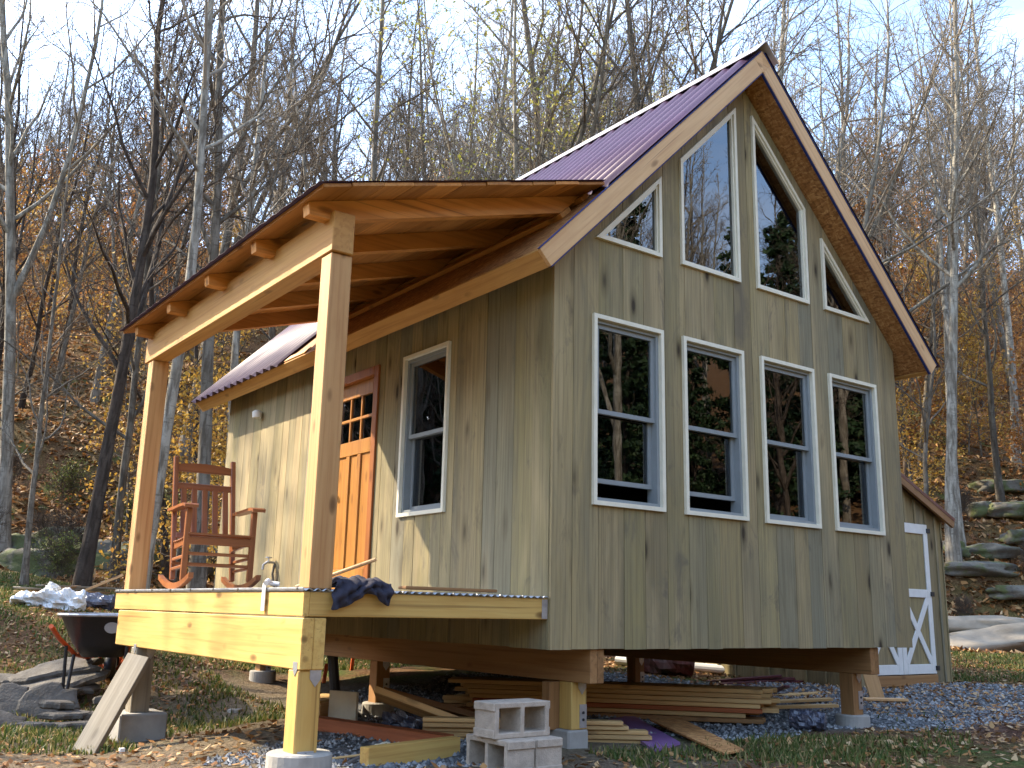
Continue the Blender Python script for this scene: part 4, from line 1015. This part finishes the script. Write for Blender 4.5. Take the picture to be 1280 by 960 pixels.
# ================================================================== trees
BK = [bark_mat('grey_bark', (.19, .165, .13), (.12, .10, .075), (.07, .055, .04)), bark_mat('pale_bark', (.36, .33, .27), (.23, .20, .155), (.12, .10, .075)), bark_mat('dark_bark', (.085, .065, .05), (.055, .04, .03), (.03, .022, .016))]
TW = [plain('twig_bark', (.17, .135, .10), .9, 0, 2, .4, 0, .1), plain('pale_twig_bark', (.30, .25, .19), .9, 0, 2, .4, 0, .1), plain('dark_twig_bark', (.085, .065, .05), .9, 0, 2, .3, 0, .1)]
LF = {'orange': leaf_mat('copper_leaves', [(0, (.17, .068, .022)), (.3, (.27, .112, .032)), (.6, (.36, .16, .042)), (.85, (.46, .25, .07)), (1, (.30, .14, .06))]),
      'gold': leaf_mat('gold_leaves', [(0, (.30, .16, .03)), (.4, (.44, .26, .045)), (.75, (.54, .36, .08)), (1, (.34, .17, .04))]),
      'lime': leaf_mat('yellow_green_leaves', [(0, (.20, .21, .03)), (.4, (.36, .35, .06)), (.8, (.52, .46, .12)), (1, (.60, .48, .14))]),
      'green': leaf_mat('understory_leaves', [(0, (.045, .075, .015)), (.5, (.10, .13, .03)), (1, (.22, .22, .05))], .25),
      'needle': leaf_mat('hemlock_needles', [(0, (.012, .028, .010)), (.6, (.025, .05, .018)), (1, (.05, .08, .03))], .15)}
class TB:                                              # fast tube collector
    def __init__(s): s.V = []; s.F = []; s.k = 0
    def tube(s, P, r, n):
        P = np.asarray(P, float); r = np.asarray(r, float); m = len(P)
        t = np.gradient(P, axis=0); t /= np.linalg.norm(t, axis=1)[:, None]+1e-9
        ref = np.array([.31, .87, .38]) if abs(t[0, 2]) > .6 else np.array([0, 0, 1.])
        u = np.cross(t, ref); u /= np.linalg.norm(u, axis=1)[:, None]+1e-9; w = np.cross(t, u)
        a = np.arange(n)*2*np.pi/n
        ring = P[:, None, :]+(u[:, None, :]*np.cos(a)[None, :, None]+w[:, None, :]*np.sin(a)[None, :, None])*r[:, None, None]
        s.V.append(ring.reshape(-1, 3)); i = (np.arange(m-1)[:, None]*n+np.arange(n)[None, :]); j = (np.arange(m-1)[:, None]*n+(np.arange(n)+1)[None, :] % n)
        s.F.append(np.stack([i, j, j+n, i+n], -1).reshape(-1, 4)+s.k); s.k += m*n
    def mesh(s, name, mat): return arr_mesh(name, np.concatenate(s.V), np.concatenate(s.F), mat, True)
def unit(v): return v/(np.linalg.norm(v)+1e-9)
def polyl(r, p, d, L, n, wob, up):
    pts = [p]; d = unit(d)
    for i in range(n):
        d = unit(d+r.randn(3)*wob+np.array([0, 0, up])); pts.append(pts[-1]+d*L/n)
    return np.array(pts)
def sample(P, t): x = t*(len(P)-1); i = min(int(x), len(P)-2); f = x-i; return P[i]*(1-f)+P[i+1]*f, unit(P[i+1]-P[i])
def side_dir(r, d, ang, az=None):
    a = np.cross(d, [.2, .1, 1.] if abs(d[2]) < .9 else [1., 0, 0]); a = unit(a); b = np.cross(d, a); az = r.rand()*6.283 if az is None else az
    return unit(d*math.cos(ang)+(a*math.cos(az)+b*math.sin(az))*math.sin(ang))
def grow_tree(seed, H, r0, first=.3, nl=20, spread=.9, lean=0., fork=0, wob=.05, tw=1.3, limb=.30, leaf=None):
    r = np.random.RandomState(seed); tr = TB(); br = TB(); tips = []
    stems = []
    d0 = unit(np.array([lean*math.cos(seed), lean*math.sin(seed), 1.]))
    main = polyl(r, np.array([0, 0, -.3]), d0, H, 16, wob*.55, .012); rad = r0*.78*(1-.86*np.linspace(0, 1, 17)**.9); rad[0] *= 1.45; rad[1] *= 1.08
    tr.tube(main, rad, 9); stems.append((main, rad, H, first))
    for f in range(fork):
        t0 = r.uniform(.16, .42); p, d = sample(main, t0); rr = np.interp(t0, np.linspace(0, 1, 17), rad)*.72; L_ = H*(1-t0)*r.uniform(.8, .98)
        P = polyl(r, p, side_dir(r, d, r.uniform(.35, .65)), L_, 12, wob*.8, .09); R_a = rr*(1-.86*np.linspace(0, 1, 13)); tr.tube(P, R_a, 7); stems.append((P, R_a, L_, .25))
    for P, Rd, Ls, f0 in stems:
        n1 = max(6, int(nl*Ls/H)); az = r.rand()*6
        for i in range(n1):
            t = f0+(.97-f0)*(i+r.rand()*.8)/n1; p, d = sample(P, t); az += 2.4+r.randn()*.4
            L1 = max(.6, H*limb*(1.12-t)*r.uniform(.65, 1.15)); r1 = max(.010, min(np.interp(t, np.linspace(0, 1, len(Rd)), Rd)*.55, .02*L1))
            Q = polyl(r, p, side_dir(r, d, spread*r.uniform(.7, 1.15)*(1.1-.4*t), az), L1, 6, .13, .07); q1 = r1*(1-.8*np.linspace(0, 1, 7)); (tr if r1 > .035 else br).tube(Q, q1, 5)
            n2 = int(4+L1*2.1)
            for k in range(n2):
                t2 = .2+.8*(k+r.rand())/n2; p2, d2 = sample(Q, min(t2, .99)); L2 = max(.3, L1*.42*(1.2-t2)*r.uniform(.6, 1.3)); r2 = max(.0055*tw, min(.011, r1*.4))
                S = polyl(r, p2, side_dir(r, d2, r.uniform(.5, .95)), L2, 4, .16, .05); br.tube(S, np.linspace(r2, .0042*tw, 5), 3)
                n3 = int(3+L2*3.8)
                for m in range(n3):
                    p3, d3 = sample(S, min(.99, .15+.85*(m+r.rand())/n3)); L3 = max(.22, L2*.45*r.uniform(.5, 1.3))
                    U = polyl(r, p3, side_dir(r, d3, r.uniform(.45, .9)), L3, 2, .18, .04); br.tube(U, np.array([.0048, .004, .003])*tw, 3); tips += [U[1], U[2]]
                tips.append(S[3])
    return tr, br, np.array(tips)
def leaf_cloud(r, tips, per, size, spread):
    n = int(len(tips)*per); c = tips[r.randint(len(tips), size=n)]+r.randn(n, 3)*spread
    a = r.randn(n, 3); a /= np.linalg.norm(a, axis=1)[:, None]; b = np.cross(a, r.randn(n, 3)); b /= np.linalg.norm(b, axis=1)[:, None]
    s = (size*(.6+.8*r.rand(n)))[:, None]; V = np.stack([c-a*s, c-b*s*.55+a*s*.1, c+a*s, c+b*s*.55+a*s*.1], 1).reshape(-1, 3)
    return V, np.arange(4*n).reshape(-1, 4)
def make_proto(name, seed, bk, leafs=None, **k):
    tr, br, tips = grow_tree(seed, **k); d = {'trunk': tr.mesh(name+'_trunk', BK[bk]), 'branches': br.mesh(name+'_branches', TW[bk])}
    if leafs:
        colr, per, size, sp = leafs; V, F = leaf_cloud(np.random.RandomState(seed+9), tips, per, size, sp); d['foliage'] = arr_mesh(name+'_foliage', V, F, LF[colr])
    return d
PR = [make_proto('bare', 1, 0, H=17, r0=.17, nl=22, first=.30), make_proto('bare', 2, 1, H=19, r0=.20, nl=22, first=.36, fork=1),
      make_proto('bare', 3, 0, H=15, r0=.13, nl=22, first=.22, lean=.08), make_proto('bare', 4, 2, H=16, r0=.17, nl=20, first=.25, fork=2, wob=.09),
      make_proto('bare', 5, 1, H=18, r0=.15, nl=20, first=.4), make_proto('bare', 6, 0, H=13, r0=.10, nl=22, first=.18, wob=.08, limb=.34),
      make_proto('bare', 7, 0, H=20, r0=.22, nl=24, first=.3, fork=2, limb=.34), make_proto('bare', 8, 2, H=14, r0=.12, nl=20, first=.2, lean=.18, wob=.10)]
YT = make_proto('yellow', 31, 1, ('lime', .42, .055, .09), H=17, r0=.17, nl=24, first=.22, fork=2, limb=.36)
LEAN = make_proto('leaning', 41, 1, H=19, r0=.2, nl=20, first=.25, fork=3, limb=.42, wob=.09, spread=1.1)
BEECH = [make_proto('beech', 50+i, 0, (c_, per_, 0.058, .17), H=h_, r0=.05, nl=20, first=.1, limb=.36, spread=1.25) for i, (c_, h_, per_) in enumerate((('orange', 6.5, 2.6), ('orange', 8.5, 1.8), ('gold', 6., 2.2), ('orange', 5., 3.0), ('gold', 8., 1.3)))]
SHRUB = [make_proto('shrub', 70+i, 2, ('green', .8, .04, .06) if i == 0 else None, H=2.4, r0=.02, nl=18, first=.05, fork=4, spread=1.1, limb=.4, wob=.12) for i in range(2)]
def conifer(seed, H):
    r = np.random.RandomState(seed); tr = TB(); br = TB(); P = polyl(r, np.array([0, 0, -.3]), np.array([0, 0, 1.]), H, 10, .01, 0); tr.tube(P, .2*(1-.93*np.linspace(0, 1, 11)), 8); tips = []
    for i in range(70):
        t = .08+.9*i/70; p, d = sample(P, t); L1 = H*.24*(1.03-t)*r.uniform(.75, 1.15)+.25
        Q = polyl(r, p, side_dir(r, d, 1.45), L1, 6, .08, -.05); br.tube(Q, np.linspace(.03, .006, 7), 4)
        for k in range(int(10+L1*10)):
            pp, dd = sample(Q, r.uniform(.1, .99)); tips.append(pp+unit(np.cross(dd, [0, 0, 1]))*r.uniform(-.35, .35)*L1*.35+np.array([0, 0, -.08*r.rand()]))
    V, F = leaf_cloud(r, np.array(tips), 5, .11, .09); return {'trunk': tr.mesh('conifer_trunk', BK[2]), 'branches': br.mesh('conifer_branches', TW[2]), 'foliage': arr_mesh('conifer_foliage', V, F, LF['needle'])}
CON = conifer(5, 14)
def plant(proto, x, y, sc, rz, name, label, cat='tree', group=None, lean=(0, 0), sz=None):
    M = Matrix.Translation((x, y, hz(x, y))) @ Matrix.Rotation(lean[0], 4, 'X') @ Matrix.Rotation(lean[1], 4, 'Y') @ Matrix.Rotation(rz, 4, 'Z') @ Matrix.Diagonal((sc, sc, sz or sc, 1))
    e = bpy.data.objects.new(name, None); e.empty_display_size = .2; link(e, None, M); tag(e, label, cat, group)
    for k, me in proto.items(): link(bpy.data.objects.new(k, me), e, M)
    return e
def spot(px, D, py=748):
    d = ray(px, py); f = d.x*SY+d.y*CY; return CAM.x+d.x*D/f, CAM.y+d.y*D/f
used = []
def put(proto, px, D, sc, rz, name, label, **k):
    x, y = spot(px, D); used.append((x, y, D)); return plant(proto, x, y, sc, rz, name, label, **k)
# trees one can single out
put(PR[4], 172, 15.6, 1.0, .4, 'bare_tree', 'tall straight pale-barked tree right behind the far porch post', lean=(0, R_(3)))
put(PR[3], 100, 16.5, .95, 2.0, 'bare_tree', 'dark crooked forked tree left of the porch beyond the white tarp', lean=(R_(2), R_(5)))
put(PR[2], 28, 15.8, .55, 1.0, 'bare_tree', 'thin dark sapling at the far left edge of the lawn')
put(PR[1], 1196, 22.5, .95, .3, 'bare_tree', 'twin-stemmed grey tree on the slope right of the shed')
put(PR[4], 1206, 23.5, .9, 2.3, 'bare_tree', 'pale slim trunk directly behind the twin-stemmed tree')
put(LEAN, 1010, 22, 1.05, 4.2, 'bare_tree', 'leaning pale tree with long limbs reaching right behind the gable', lean=(R_(-4), R_(16)))
put(PR[1], 985, 26, 1.1, 1.9, 'bare_tree', 'pale tall tree rising just right of the roof peak')
put(YT, 640, 24, 1.0, .7, 'yellow_leaf_tree', 'tree with sparse yellow-green leaves above the porch roof')
put(YT, 715, 31, 1.05, 3.0, 'yellow_leaf_tree', 'farther tree with thin yellow leaves behind the purple roof')
put(PR[6], 800, 24, 1.0, 5.0, 'bare_tree', 'thick forked bare tree behind the middle of the purple roof')
put(PR[0], 245, 18, 1.1, 2.2, 'bare_tree', 'straight grey tree seen above the rocking chair')
put(PR[4], 275, 20, 1.0, 4.2, 'bare_tree', 'pale tree seen right beside the back of the rocking chair')
put(PR[7], 215, 21, 1.0, 1.2, 'bare_tree', 'dark leaning tree behind the far end of the porch')
put(PR[5], 1160, 24, .9, 2.8, 'bare_tree', 'slender arching tree just above the shed roof', lean=(0, R_(12)))
put(PR[0], 445, 21, 1.1, 1.0, 'bare_tree', 'tall grey tree above the near end of the porch roof')
put(PR[2], 1262, 27, 1.0, .5, 'bare_tree', 'grey tree near the right picture edge on the slope')
# the woods
WOODS = []; ORDL = []
rw = random.Random(77)
zones = ((-400, 150, 'left of the porch'), (150, 430, 'behind the porch'), (430, 960, 'behind the cabin roof'), (960, 3000, 'on the slope right of the cabin'))
def zone(px):
    for a, b, t in zones:
        if a <= px < b: return t
def fits(x, y, D, dmin):
    if 5.5 < x < 10.5 and .5 < y < 6: return False
    return all((x-a)**2+(y-b)**2 > dmin**2 for a, b, _ in used)
cnt = 0; tries = 0
while cnt < 165 and tries < 4000:
    tries += 1; px = rw.uniform(-90, 1370); D = 18+62*rw.random()**.8
    if 330 < px < 1130 and D < 23: continue
    if px > 1130 and D < 27 and rw.random() < .7: continue
    x, y = spot(px, D)
    if not fits(x, y, D, 1.5): continue
    used.append((x, y, D)); cnt += 1; t = zone(px)
    near = D < 38
    o_ = plant(PR[rw.randrange(8)], x, y, rw.uniform(.75, 1.15), rw.uniform(0, 6.28), 'bare_tree', ('nearer bare tree low in the woods ' if near else 'distant bare tree ')+t, 'tree', ('near' if near else 'far')+' bare trees '+t, (R_(rw.uniform(-4, 4)), R_(rw.uniform(-4, 4))))
    WOODS.append((px, t, near, o_))
for t in [z_[2] for z_ in zones]:
    for i_, (px, _, _, o_) in enumerate(sorted([w_ for w_ in WOODS if w_[1] == t and w_[2]], key=lambda w_: w_[0])): o_['label'] = ('first' if i_ == 0 else ORD[i_] if i_ < len(ORD) else 'last')+' near bare tree from the left '+t
cnt = 0; tries = 0
while cnt < 85 and tries < 4000:
    tries += 1; px = rw.choice([rw.uniform(-80, 450), rw.uniform(1080, 1360), rw.uniform(-80, 1360)]); D = 26+46*rw.random()
    if 430 < px < 1080 and D < 30: continue
    x, y = spot(px, D)
    if not fits(x, y, D, 1.0): continue
    used.append((x, y, D)); cnt += 1; t = zone(px); i = rw.choice([0, 1, 3, 0, 1, 3, 0, 1, 3, 2, 4])
    c_ = 'gold' if i in (2, 4) else 'copper'
    ORDL.append((px, plant(BEECH[i], x, y, rw.uniform(.8, 1.35), rw.uniform(0, 6.28), 'young_beech_tree', c_+'-leaved young tree '+t, 'tree', c_+' leaved young trees '+t)))
for px, D, i in ((215, 19, 2), (255, 21.5, 2), (150, 22, 4), (1150, 26, 2), (1225, 30, 4)):
    put(BEECH[i], px, D, .8, rw.uniform(0, 6), 'young_beech_tree', {215: 'low gold-leaved sapling between the porch posts', 255: 'gold-leaved sapling above the rocking chair', 150: 'gold-leaved sapling left of the far porch post', 1150: 'gold-leaved sapling beside the gable corner', 1225: 'gold-leaved sapling up the right slope'}[px])
for k in range(34):
    px = rw.choice([rw.uniform(-40, 330), rw.uniform(-40, 330), rw.uniform(1150, 1330)]); D = rw.uniform(16.5, 26)
    if px > 1000: D += 4
    x, y = spot(px, D)
    if not fits(x, y, D, .6): continue
    used.append((x, y, D)); i = rw.choice([0, 1, 1]); ORDL.append((px, plant(SHRUB[i], x, y, rw.uniform(.3, .62)*(.6 if px > 600 else 1), rw.uniform(0, 6), 'shrub', ('low leafy shrub ' if i == 0 else 'low bare brush ')+('at the foot of the left slope' if px < 600 else 'on the right slope'), 'shrub', ('leafy shrubs ' if i == 0 else 'bare brush ')+('left' if px < 600 else 'right'))))
grp_ = {}
for px, o_ in ORDL+[(w_[0], w_[3]) for w_ in WOODS if not w_[2]]: grp_.setdefault(o_['group'], []).append((px, o_))
for g_, l_ in grp_.items():
    if len(l_) > 1:
        for i_, (px, o_) in enumerate(sorted(l_, key=lambda w_: w_[0])):
            if i_ < len(ORD): o_['label'] = ('first ' if i_ == 0 else ORD[i_]+' ')+o_['label']+', from the left'
# trees out of the picture on the sunny side, and in front of the cabin where the panes mirror them
for x, y, i in ((-7, 15.2, 5), (-9.8, 17.2, 2)): plant(PR[i], x, y, .85, rw.uniform(0, 6), 'bare_tree', 'bare tree out of view on the sunny left side', 'tree', 'trees out of view left')
for D, R, i in ((9.5, -15, 5), (12.5, -16.5, 2), (11.5, -21, 7), (16, -19, 0), (7, -19, 2), (14.5, -25, 6)):
    x, y = XY(D, R); plant(PR[i], x, y, .9, rw.uniform(0, 6), 'bare_tree', 'bare tree out of view on the sunny left side', 'tree', 'trees out of view left')
for k in range(52):
    x = rw.uniform(14, 46); y = rw.uniform(-40, -12)
    D, R = DR(x, y)
    if R < 10 or R/max(D, .1) < .75 and D > 0: continue
    if k % 3 == 0: plant(CON, x, y, rw.uniform(.5, .9), rw.uniform(0, 6), 'hemlock_tree', 'dark hemlock mirrored in the lower gable panes', 'tree', 'hemlocks facing the gable')
    else: plant(PR[rw.randrange(8)], x, y, rw.uniform(.7, 1.0), rw.uniform(0, 6), 'bare_tree', 'bare tree mirrored in the gable panes', 'tree', 'trees facing the gable')
for x, y, c_ in ((21, -14.5, 1), (25.5, -15.5, 1), (30, -18.5, 1), (24, -18.5, 1), (34, -20, 1), (28, -15, 1), (19, -12.5, 0), (23, -13.5, 0), (27, -17, 0), (31.5, -17.5, 0), (14, -14, 1), (17, -17, 1), (19.5, -20, 1), (15.5, -18.5, 1), (12.5, -12.5, 0)):
    plant(CON if c_ else PR[rw.randrange(8)], x, y, rw.uniform(.75, 1.0), rw.uniform(0, 6), 'hemlock_tree' if c_ else 'bare_tree', 'dark hemlock mirrored in the lower gable panes' if c_ else 'bare tree mirrored in the gable panes', 'tree', 'hemlocks facing the gable' if c_ else 'trees facing the gable')
for x, y in ((-15.6, 27), (-18, 31), (-21, 34), (-17, 34), (-20.5, 29.5), (-13.5, 30), (-23, 38), (-16, 38)): plant(CON, x, y, rw.uniform(1.0, 1.2), rw.uniform(0, 6), 'hemlock_tree', 'dark hemlock out of view on the left slope', 'tree', 'hemlocks out of view left')
for k in range(34):
    D, R = rw.uniform(12, 44), rw.uniform(-58, -27)
    if R/D > -.75: continue
    x, y = XY(D, R)
    if k % 3 == 0: plant(CON, x, y, rw.uniform(.5, .75), rw.uniform(0, 6), 'hemlock_tree', 'dark hemlock out of view on the left slope', 'tree', 'hemlocks out of view left')
    else: plant(PR[rw.randrange(8)], x, y, rw.uniform(.55, .75), rw.uniform(0, 6), 'bare_tree', 'bare tree out of view on the sunny left side', 'tree', 'trees out of view left')

# ================================================================== rocks on the slope
def rock_mat():
    q = NT('mossy_ledge'); v = q.obj(); n1 = q.noise(v, 3., 5, .65); n2 = q.noise(v, 14., 4, .7)
    c = q.mix(q.ramp(n1, [(.4, 0), (.62, 1)]), (.095, .085, .068), (.17, .15, .115)); c = q.mix(q.ramp(n2, [(.5, 0), (.7, .6)]), c, (.07, .06, .05))
    c = q.mix(q.ramp(q.noise(v, 2.2, 4, .6), [(.44, 0), (.56, .85)]), c, (.085, .10, .026)); q.set(Base_Color=c, Roughness=.95); q.bump(n2, .7, .03); return q.m
M_['ledge'] = rock_mat(); M_['sandrock'] = plain('pale_ledge', (.36, .30, .22), .9, 0, 3, .35, .5)
from mathutils import noise as mnoise
def ledge(px, py, sx, sy, sz, seed, label, mat='ledge', rz=None, sink=.35, lift=0.):
    g = on_ground(px, py); n, m_ = 26, 14; V = []; F = []; off = Vector((seed*3.7, seed*1.3, seed*2.1))
    for i in range(m_+1):
        th = math.pi*i/m_
        for j in range(n):
            a = 2*math.pi*j/n; d = Vector((math.sin(th)*math.cos(a), math.sin(th)*math.sin(a), math.cos(th)))
            q = 1+.38*mnoise.noise(d*1.3+off)+.22*mnoise.noise(d*3.1+off)+.09*mnoise.noise(d*7+off)
            lay_ = .05*math.sin(d.z*9+3*mnoise.noise(d*1.5+off))
            sq = 1/max(.62, max(abs(d.x), abs(d.y), abs(d.z)))**.55
            V.append((d.x*sx*(q*sq+lay_), d.y*sy*(q*sq+lay_), d.z*sz*q*sq))
    for i in range(m_):
        for j in range(n): F.append((i*n+j, (i+1)*n+j, (i+1)*n+(j+1) % n, i*n+(j+1) % n))
    M = Matrix.Translation((g.x, g.y, g.z+sz*(.5-sink)+lift)) @ Matrix.Rotation(-YAW+(seed*.7 % .5-.25) if rz is None else rz, 4, 'Z') @ Matrix.Rotation(R_(-8+(seed*5 % 9)), 4, 'Y')
    o = MB().add(V, F).build('rock', M_[mat], None, M, True)
    return tag(o, label, 'rock')
for k, a in enumerate(((1225, 694, .75, .5, .20, 'long dark ledge just right of the shed roof'), (1222, 714, .8, .4, .17, 'lower long mossy ledge below the upper one right of the shed'), (1190, 690, .3, .3, .2, 'pale mossy boulder touching the shed eave'),
                       (1226, 640, .4, .35, .2, 'mossy rock high behind the twin trunks'), (1270, 640, .7, .5, .22, 'grey overhanging ledge at the right picture edge'), (1275, 674, .4, .4, .22, 'mossy boulder at the right picture edge'),
                       (1264, 742, .5, .4, .16, 'rounded mossy rock low at the right edge'), (1244, 612, .8, .5, .22, 'highest ledge on the right slope'),
                       (38, 716, .8, .5, .35, 'mossy boulder left of the dark crooked tree'), (145, 700, .9, .5, .35, 'mossy ledge right of the dark crooked tree'), (265, 705, 1.0, .6, .4, 'mossy rock behind the rocking chair'), (12, 690, .6, .5, .3, 'mossy rock at the left picture edge'), (70, 682, .7, .5, .3, 'grey rock behind the dark crooked tree'))):
    ledge(*a[:5], 60+k, a[5])
ledge(1255, 800, 1.9, .8, .26, 92, 'broad pale flat rock beyond the lawn right of the shed', 'sandrock', -YAW+.05, .45)
ledge(1215, 790, 1.2, .6, .24, 95, 'second pale rock shelf behind the broad flat one', 'sandrock', -YAW-.06, .3)

# ================================================================== ground cover
def in_cabin(x, y): return (x > -.02) & (x < W+.02) & (y > 0) & (y < LL)
def scatter(name, n, D0, D1, R0, R1, size, mat, label, cat, seed, keep=None, bias=1., flat=.35, lift=.02, px=None):
    r = np.random.RandomState(seed); D = D0+(D1-D0)*r.rand(n)**bias; R = (R0+(R1-R0)*r.rand(n))
    if px: R = D*(px[0]+(px[1]-px[0])*r.rand(n))
    x = CAM.x+D*SY+R*CY; y = CAM.y+D*CY-R*SY; k = np.ones(n, bool) if keep is None else keep(x, y, D, R, r); x, y = x[k], y[k]; n = len(x); z = hmap(x, y)+lift*r.rand(n)
    c = np.stack([x, y, z], 1); a = r.randn(n, 3); a[:, 2] *= flat; a /= np.linalg.norm(a, axis=1)[:, None]; up = np.stack([r.randn(n)*flat, r.randn(n)*flat, np.ones(n)], 1); b = np.cross(up, a); b /= np.linalg.norm(b, axis=1)[:, None]
    s = (size*(.6+.8*r.rand(n)))[:, None]; h = np.array([0, 0, 1.])*s*.35*r.rand(n)[:, None]
    V = np.stack([c-a*s, c-b*s*.6-h*.2, c+a*s+h, c+b*s*.6+h*.4], 1).reshape(-1, 3)
    tag(link(bpy.data.objects.new(name, arr_mesh(name, V, np.arange(4*n).reshape(-1, 4), mat))), label, cat, None, 'stuff')
LITTER = leaf_mat('fallen_leaves', [(0, (.10, .045, .018)), (.25, (.24, .105, .035)), (.5, (.36, .17, .055)), (.75, (.46, .27, .11)), (.9, (.55, .38, .2)), (1, (.18, .08, .03))], .15)
def nz2(x, y, f, s): return np.sin(x*f+s)*np.sin(y*f*1.13+s*2)+.6*np.sin(x*f*2.3-y*f*1.7+s)
scatter('fallen_leaves', 120000, 6, 20, -14, 16, .03, LITTER, 'fallen brown leaves scattered over the yard', 'leaves', 1, lambda x, y, D, R, r: (~in_cabin(x, y)) & (r.rand(len(x)) < np.where(R < -3, .8, np.where((y < -.1) | (x > 4.8), .75, np.where(nz2(x, y, .9, 1) > .2, .6, .12)))), .8)
scatter('slope_leaves', 120000, 18, 60, 0, 1, .085, LITTER, 'copper leaf litter covering the wooded slope', 'leaves', 2, None, 1.25, .5, .05, (-.62, .66))
GRASS = leaf_mat('grass_blades', [(0, (.035, .06, .012)), (.35, (.075, .11, .022)), (.65, (.14, .155, .04)), (.85, (.26, .21, .08)), (1, (.34, .26, .12))], .3)
def grass(name, n, D0, D1, keep, seed, h, label, px=(-.6, .62), w=.005):
    r = np.random.RandomState(seed); D = D0+(D1-D0)*r.rand(n); R = D*(px[0]+(px[1]-px[0])*r.rand(n)); x = CAM.x+D*SY+R*CY; y = CAM.y+D*CY-R*SY; k = keep(x, y, D, R, r); x, y, D = x[k], y[k], D[k]; n = len(x); z = hmap(x, y)-.01
    az = r.rand(n)*6.283; hh = h*(.45+.9*r.rand(n)); ww = w*(1+D*.08); t = np.stack([np.cos(az), np.sin(az)], 1); ln = (r.rand(n)*.8)[:, None]*hh[:, None]; la = r.rand(n)*6.283; lv = np.stack([np.cos(la), np.sin(la)], 1)*ln
    c = np.stack([x, y], 1); o = t*ww[:, None]
    V = np.stack([np.c_[c-o, z], np.c_[c+o, z], np.c_[c+o*.6+lv*.4, z+hh*.6], np.c_[c-o*.6+lv*.4, z+hh*.6], np.c_[c+lv+o*.1, z+hh], np.c_[c+lv-o*.1, z+hh]], 1).reshape(-1, 3); b = np.arange(n)[:, None]*6
    F = np.concatenate([b+np.array([[0, 1, 2, 3]]), b+np.array([[3, 2, 4, 5]])])
    tag(link(bpy.data.objects.new(name, arr_mesh(name, V, F, GRASS))), label, 'grass', None, 'stuff')
def keep_front(x, y, D, R, r):
    patch = nz2(x, y, 1.3, .4)+.5*nz2(x, y, 4., 2.)
    band = np.exp(-((y+.75+.08*(x-2))/.62)**2)*(x > .35)*np.clip((.46*D-R)/(.16*D), 0, 1)
    return (r.rand(len(x)) < band*np.clip(.5+patch*.55, 0.03, 1)) & (~in_cabin(x, y))
grass('front_grass', 120000, 4.0, 12, keep_front, 3, .06, 'green tufts of grass in front of the gable wall', (-.05, .62))
def keep_lawn(x, y, D, R, r):
    patch = nz2(x, y, .8, .9)+.5*nz2(x, y, 2.6, 2.)
    left = (R < -1.0) & (D > 7.8); right = (R > 5.5) & (D > 13.5)
    return (left | right) & (r.rand(len(x)) < np.clip(.55+patch*.6, .08, 1)) & (~in_cabin(x, y)) & ~((x > -1.9) & (x < 0) & (y > 0) & (y < 3.4))
grass('lawn_grass', 190000, 7.5, 20, keep_lawn, 4, .06, 'patchy lawn grass mixed with fallen leaves', (-.62, .62), .006)
def gravel(n, seed, label, name, keep):
    r = np.random.RandomState(seed); x = -3+13*r.rand(n); y = -2+8.5*r.rand(n); k = keep(x, y, r); x, y = x[k], y[k]; n = len(x); z = hmap(x, y)+.004; s = .012+.016*r.rand(n)**2
    o = np.array([[1, 0, 0], [0, 1, 0], [-1, 0, 0], [0, -1, 0], [0, 0, .8], [0, 0, -.5]]); V = np.stack([x, y, z], 1)[:, None, :]+o[None]*s[:, None, None]*(.7+.6*r.rand(n, 6, 1)); a = r.rand(n)*6; 
    F0 = np.array([[0, 1, 4], [1, 2, 4], [2, 3, 4], [3, 0, 4]]); F = (np.arange(n)[:, None, None]*6+F0[None]).reshape(-1, 3)
    q = NT(name); c = q.ramp(q.n('NewGeometry').outputs['Random Per Island'], [(0, (.055, .057, .06)), (.4, (.135, .142, .148)), (.75, (.24, .247, .25)), (1, (.38, .375, .36))]); q.set(Base_Color=c, Roughness=.85)
    tag(link(bpy.data.objects.new(name, arr_mesh(name, V.reshape(-1, 3), F, q.m))), label, 'gravel', None, 'stuff')
def kg(x, y, r):
    e = lambda cx, cy, rx, ry: ((x-cx)/rx)**2+((y-cy)/ry)**2
    v = np.minimum(e(6.0, 1.3, 2.7, 1.8), np.minimum(e(-.6, .9, 1.2, .9), e(2.6, 2.6, 2.8, 2.6))); return v+.5*nz2(x, y, 1.1, .3)*.5 < .85+.2*r.rand(len(x))
gravel(60000, 6, 'blue-grey crushed stone under and beside the cabin', 'gravel', kg)
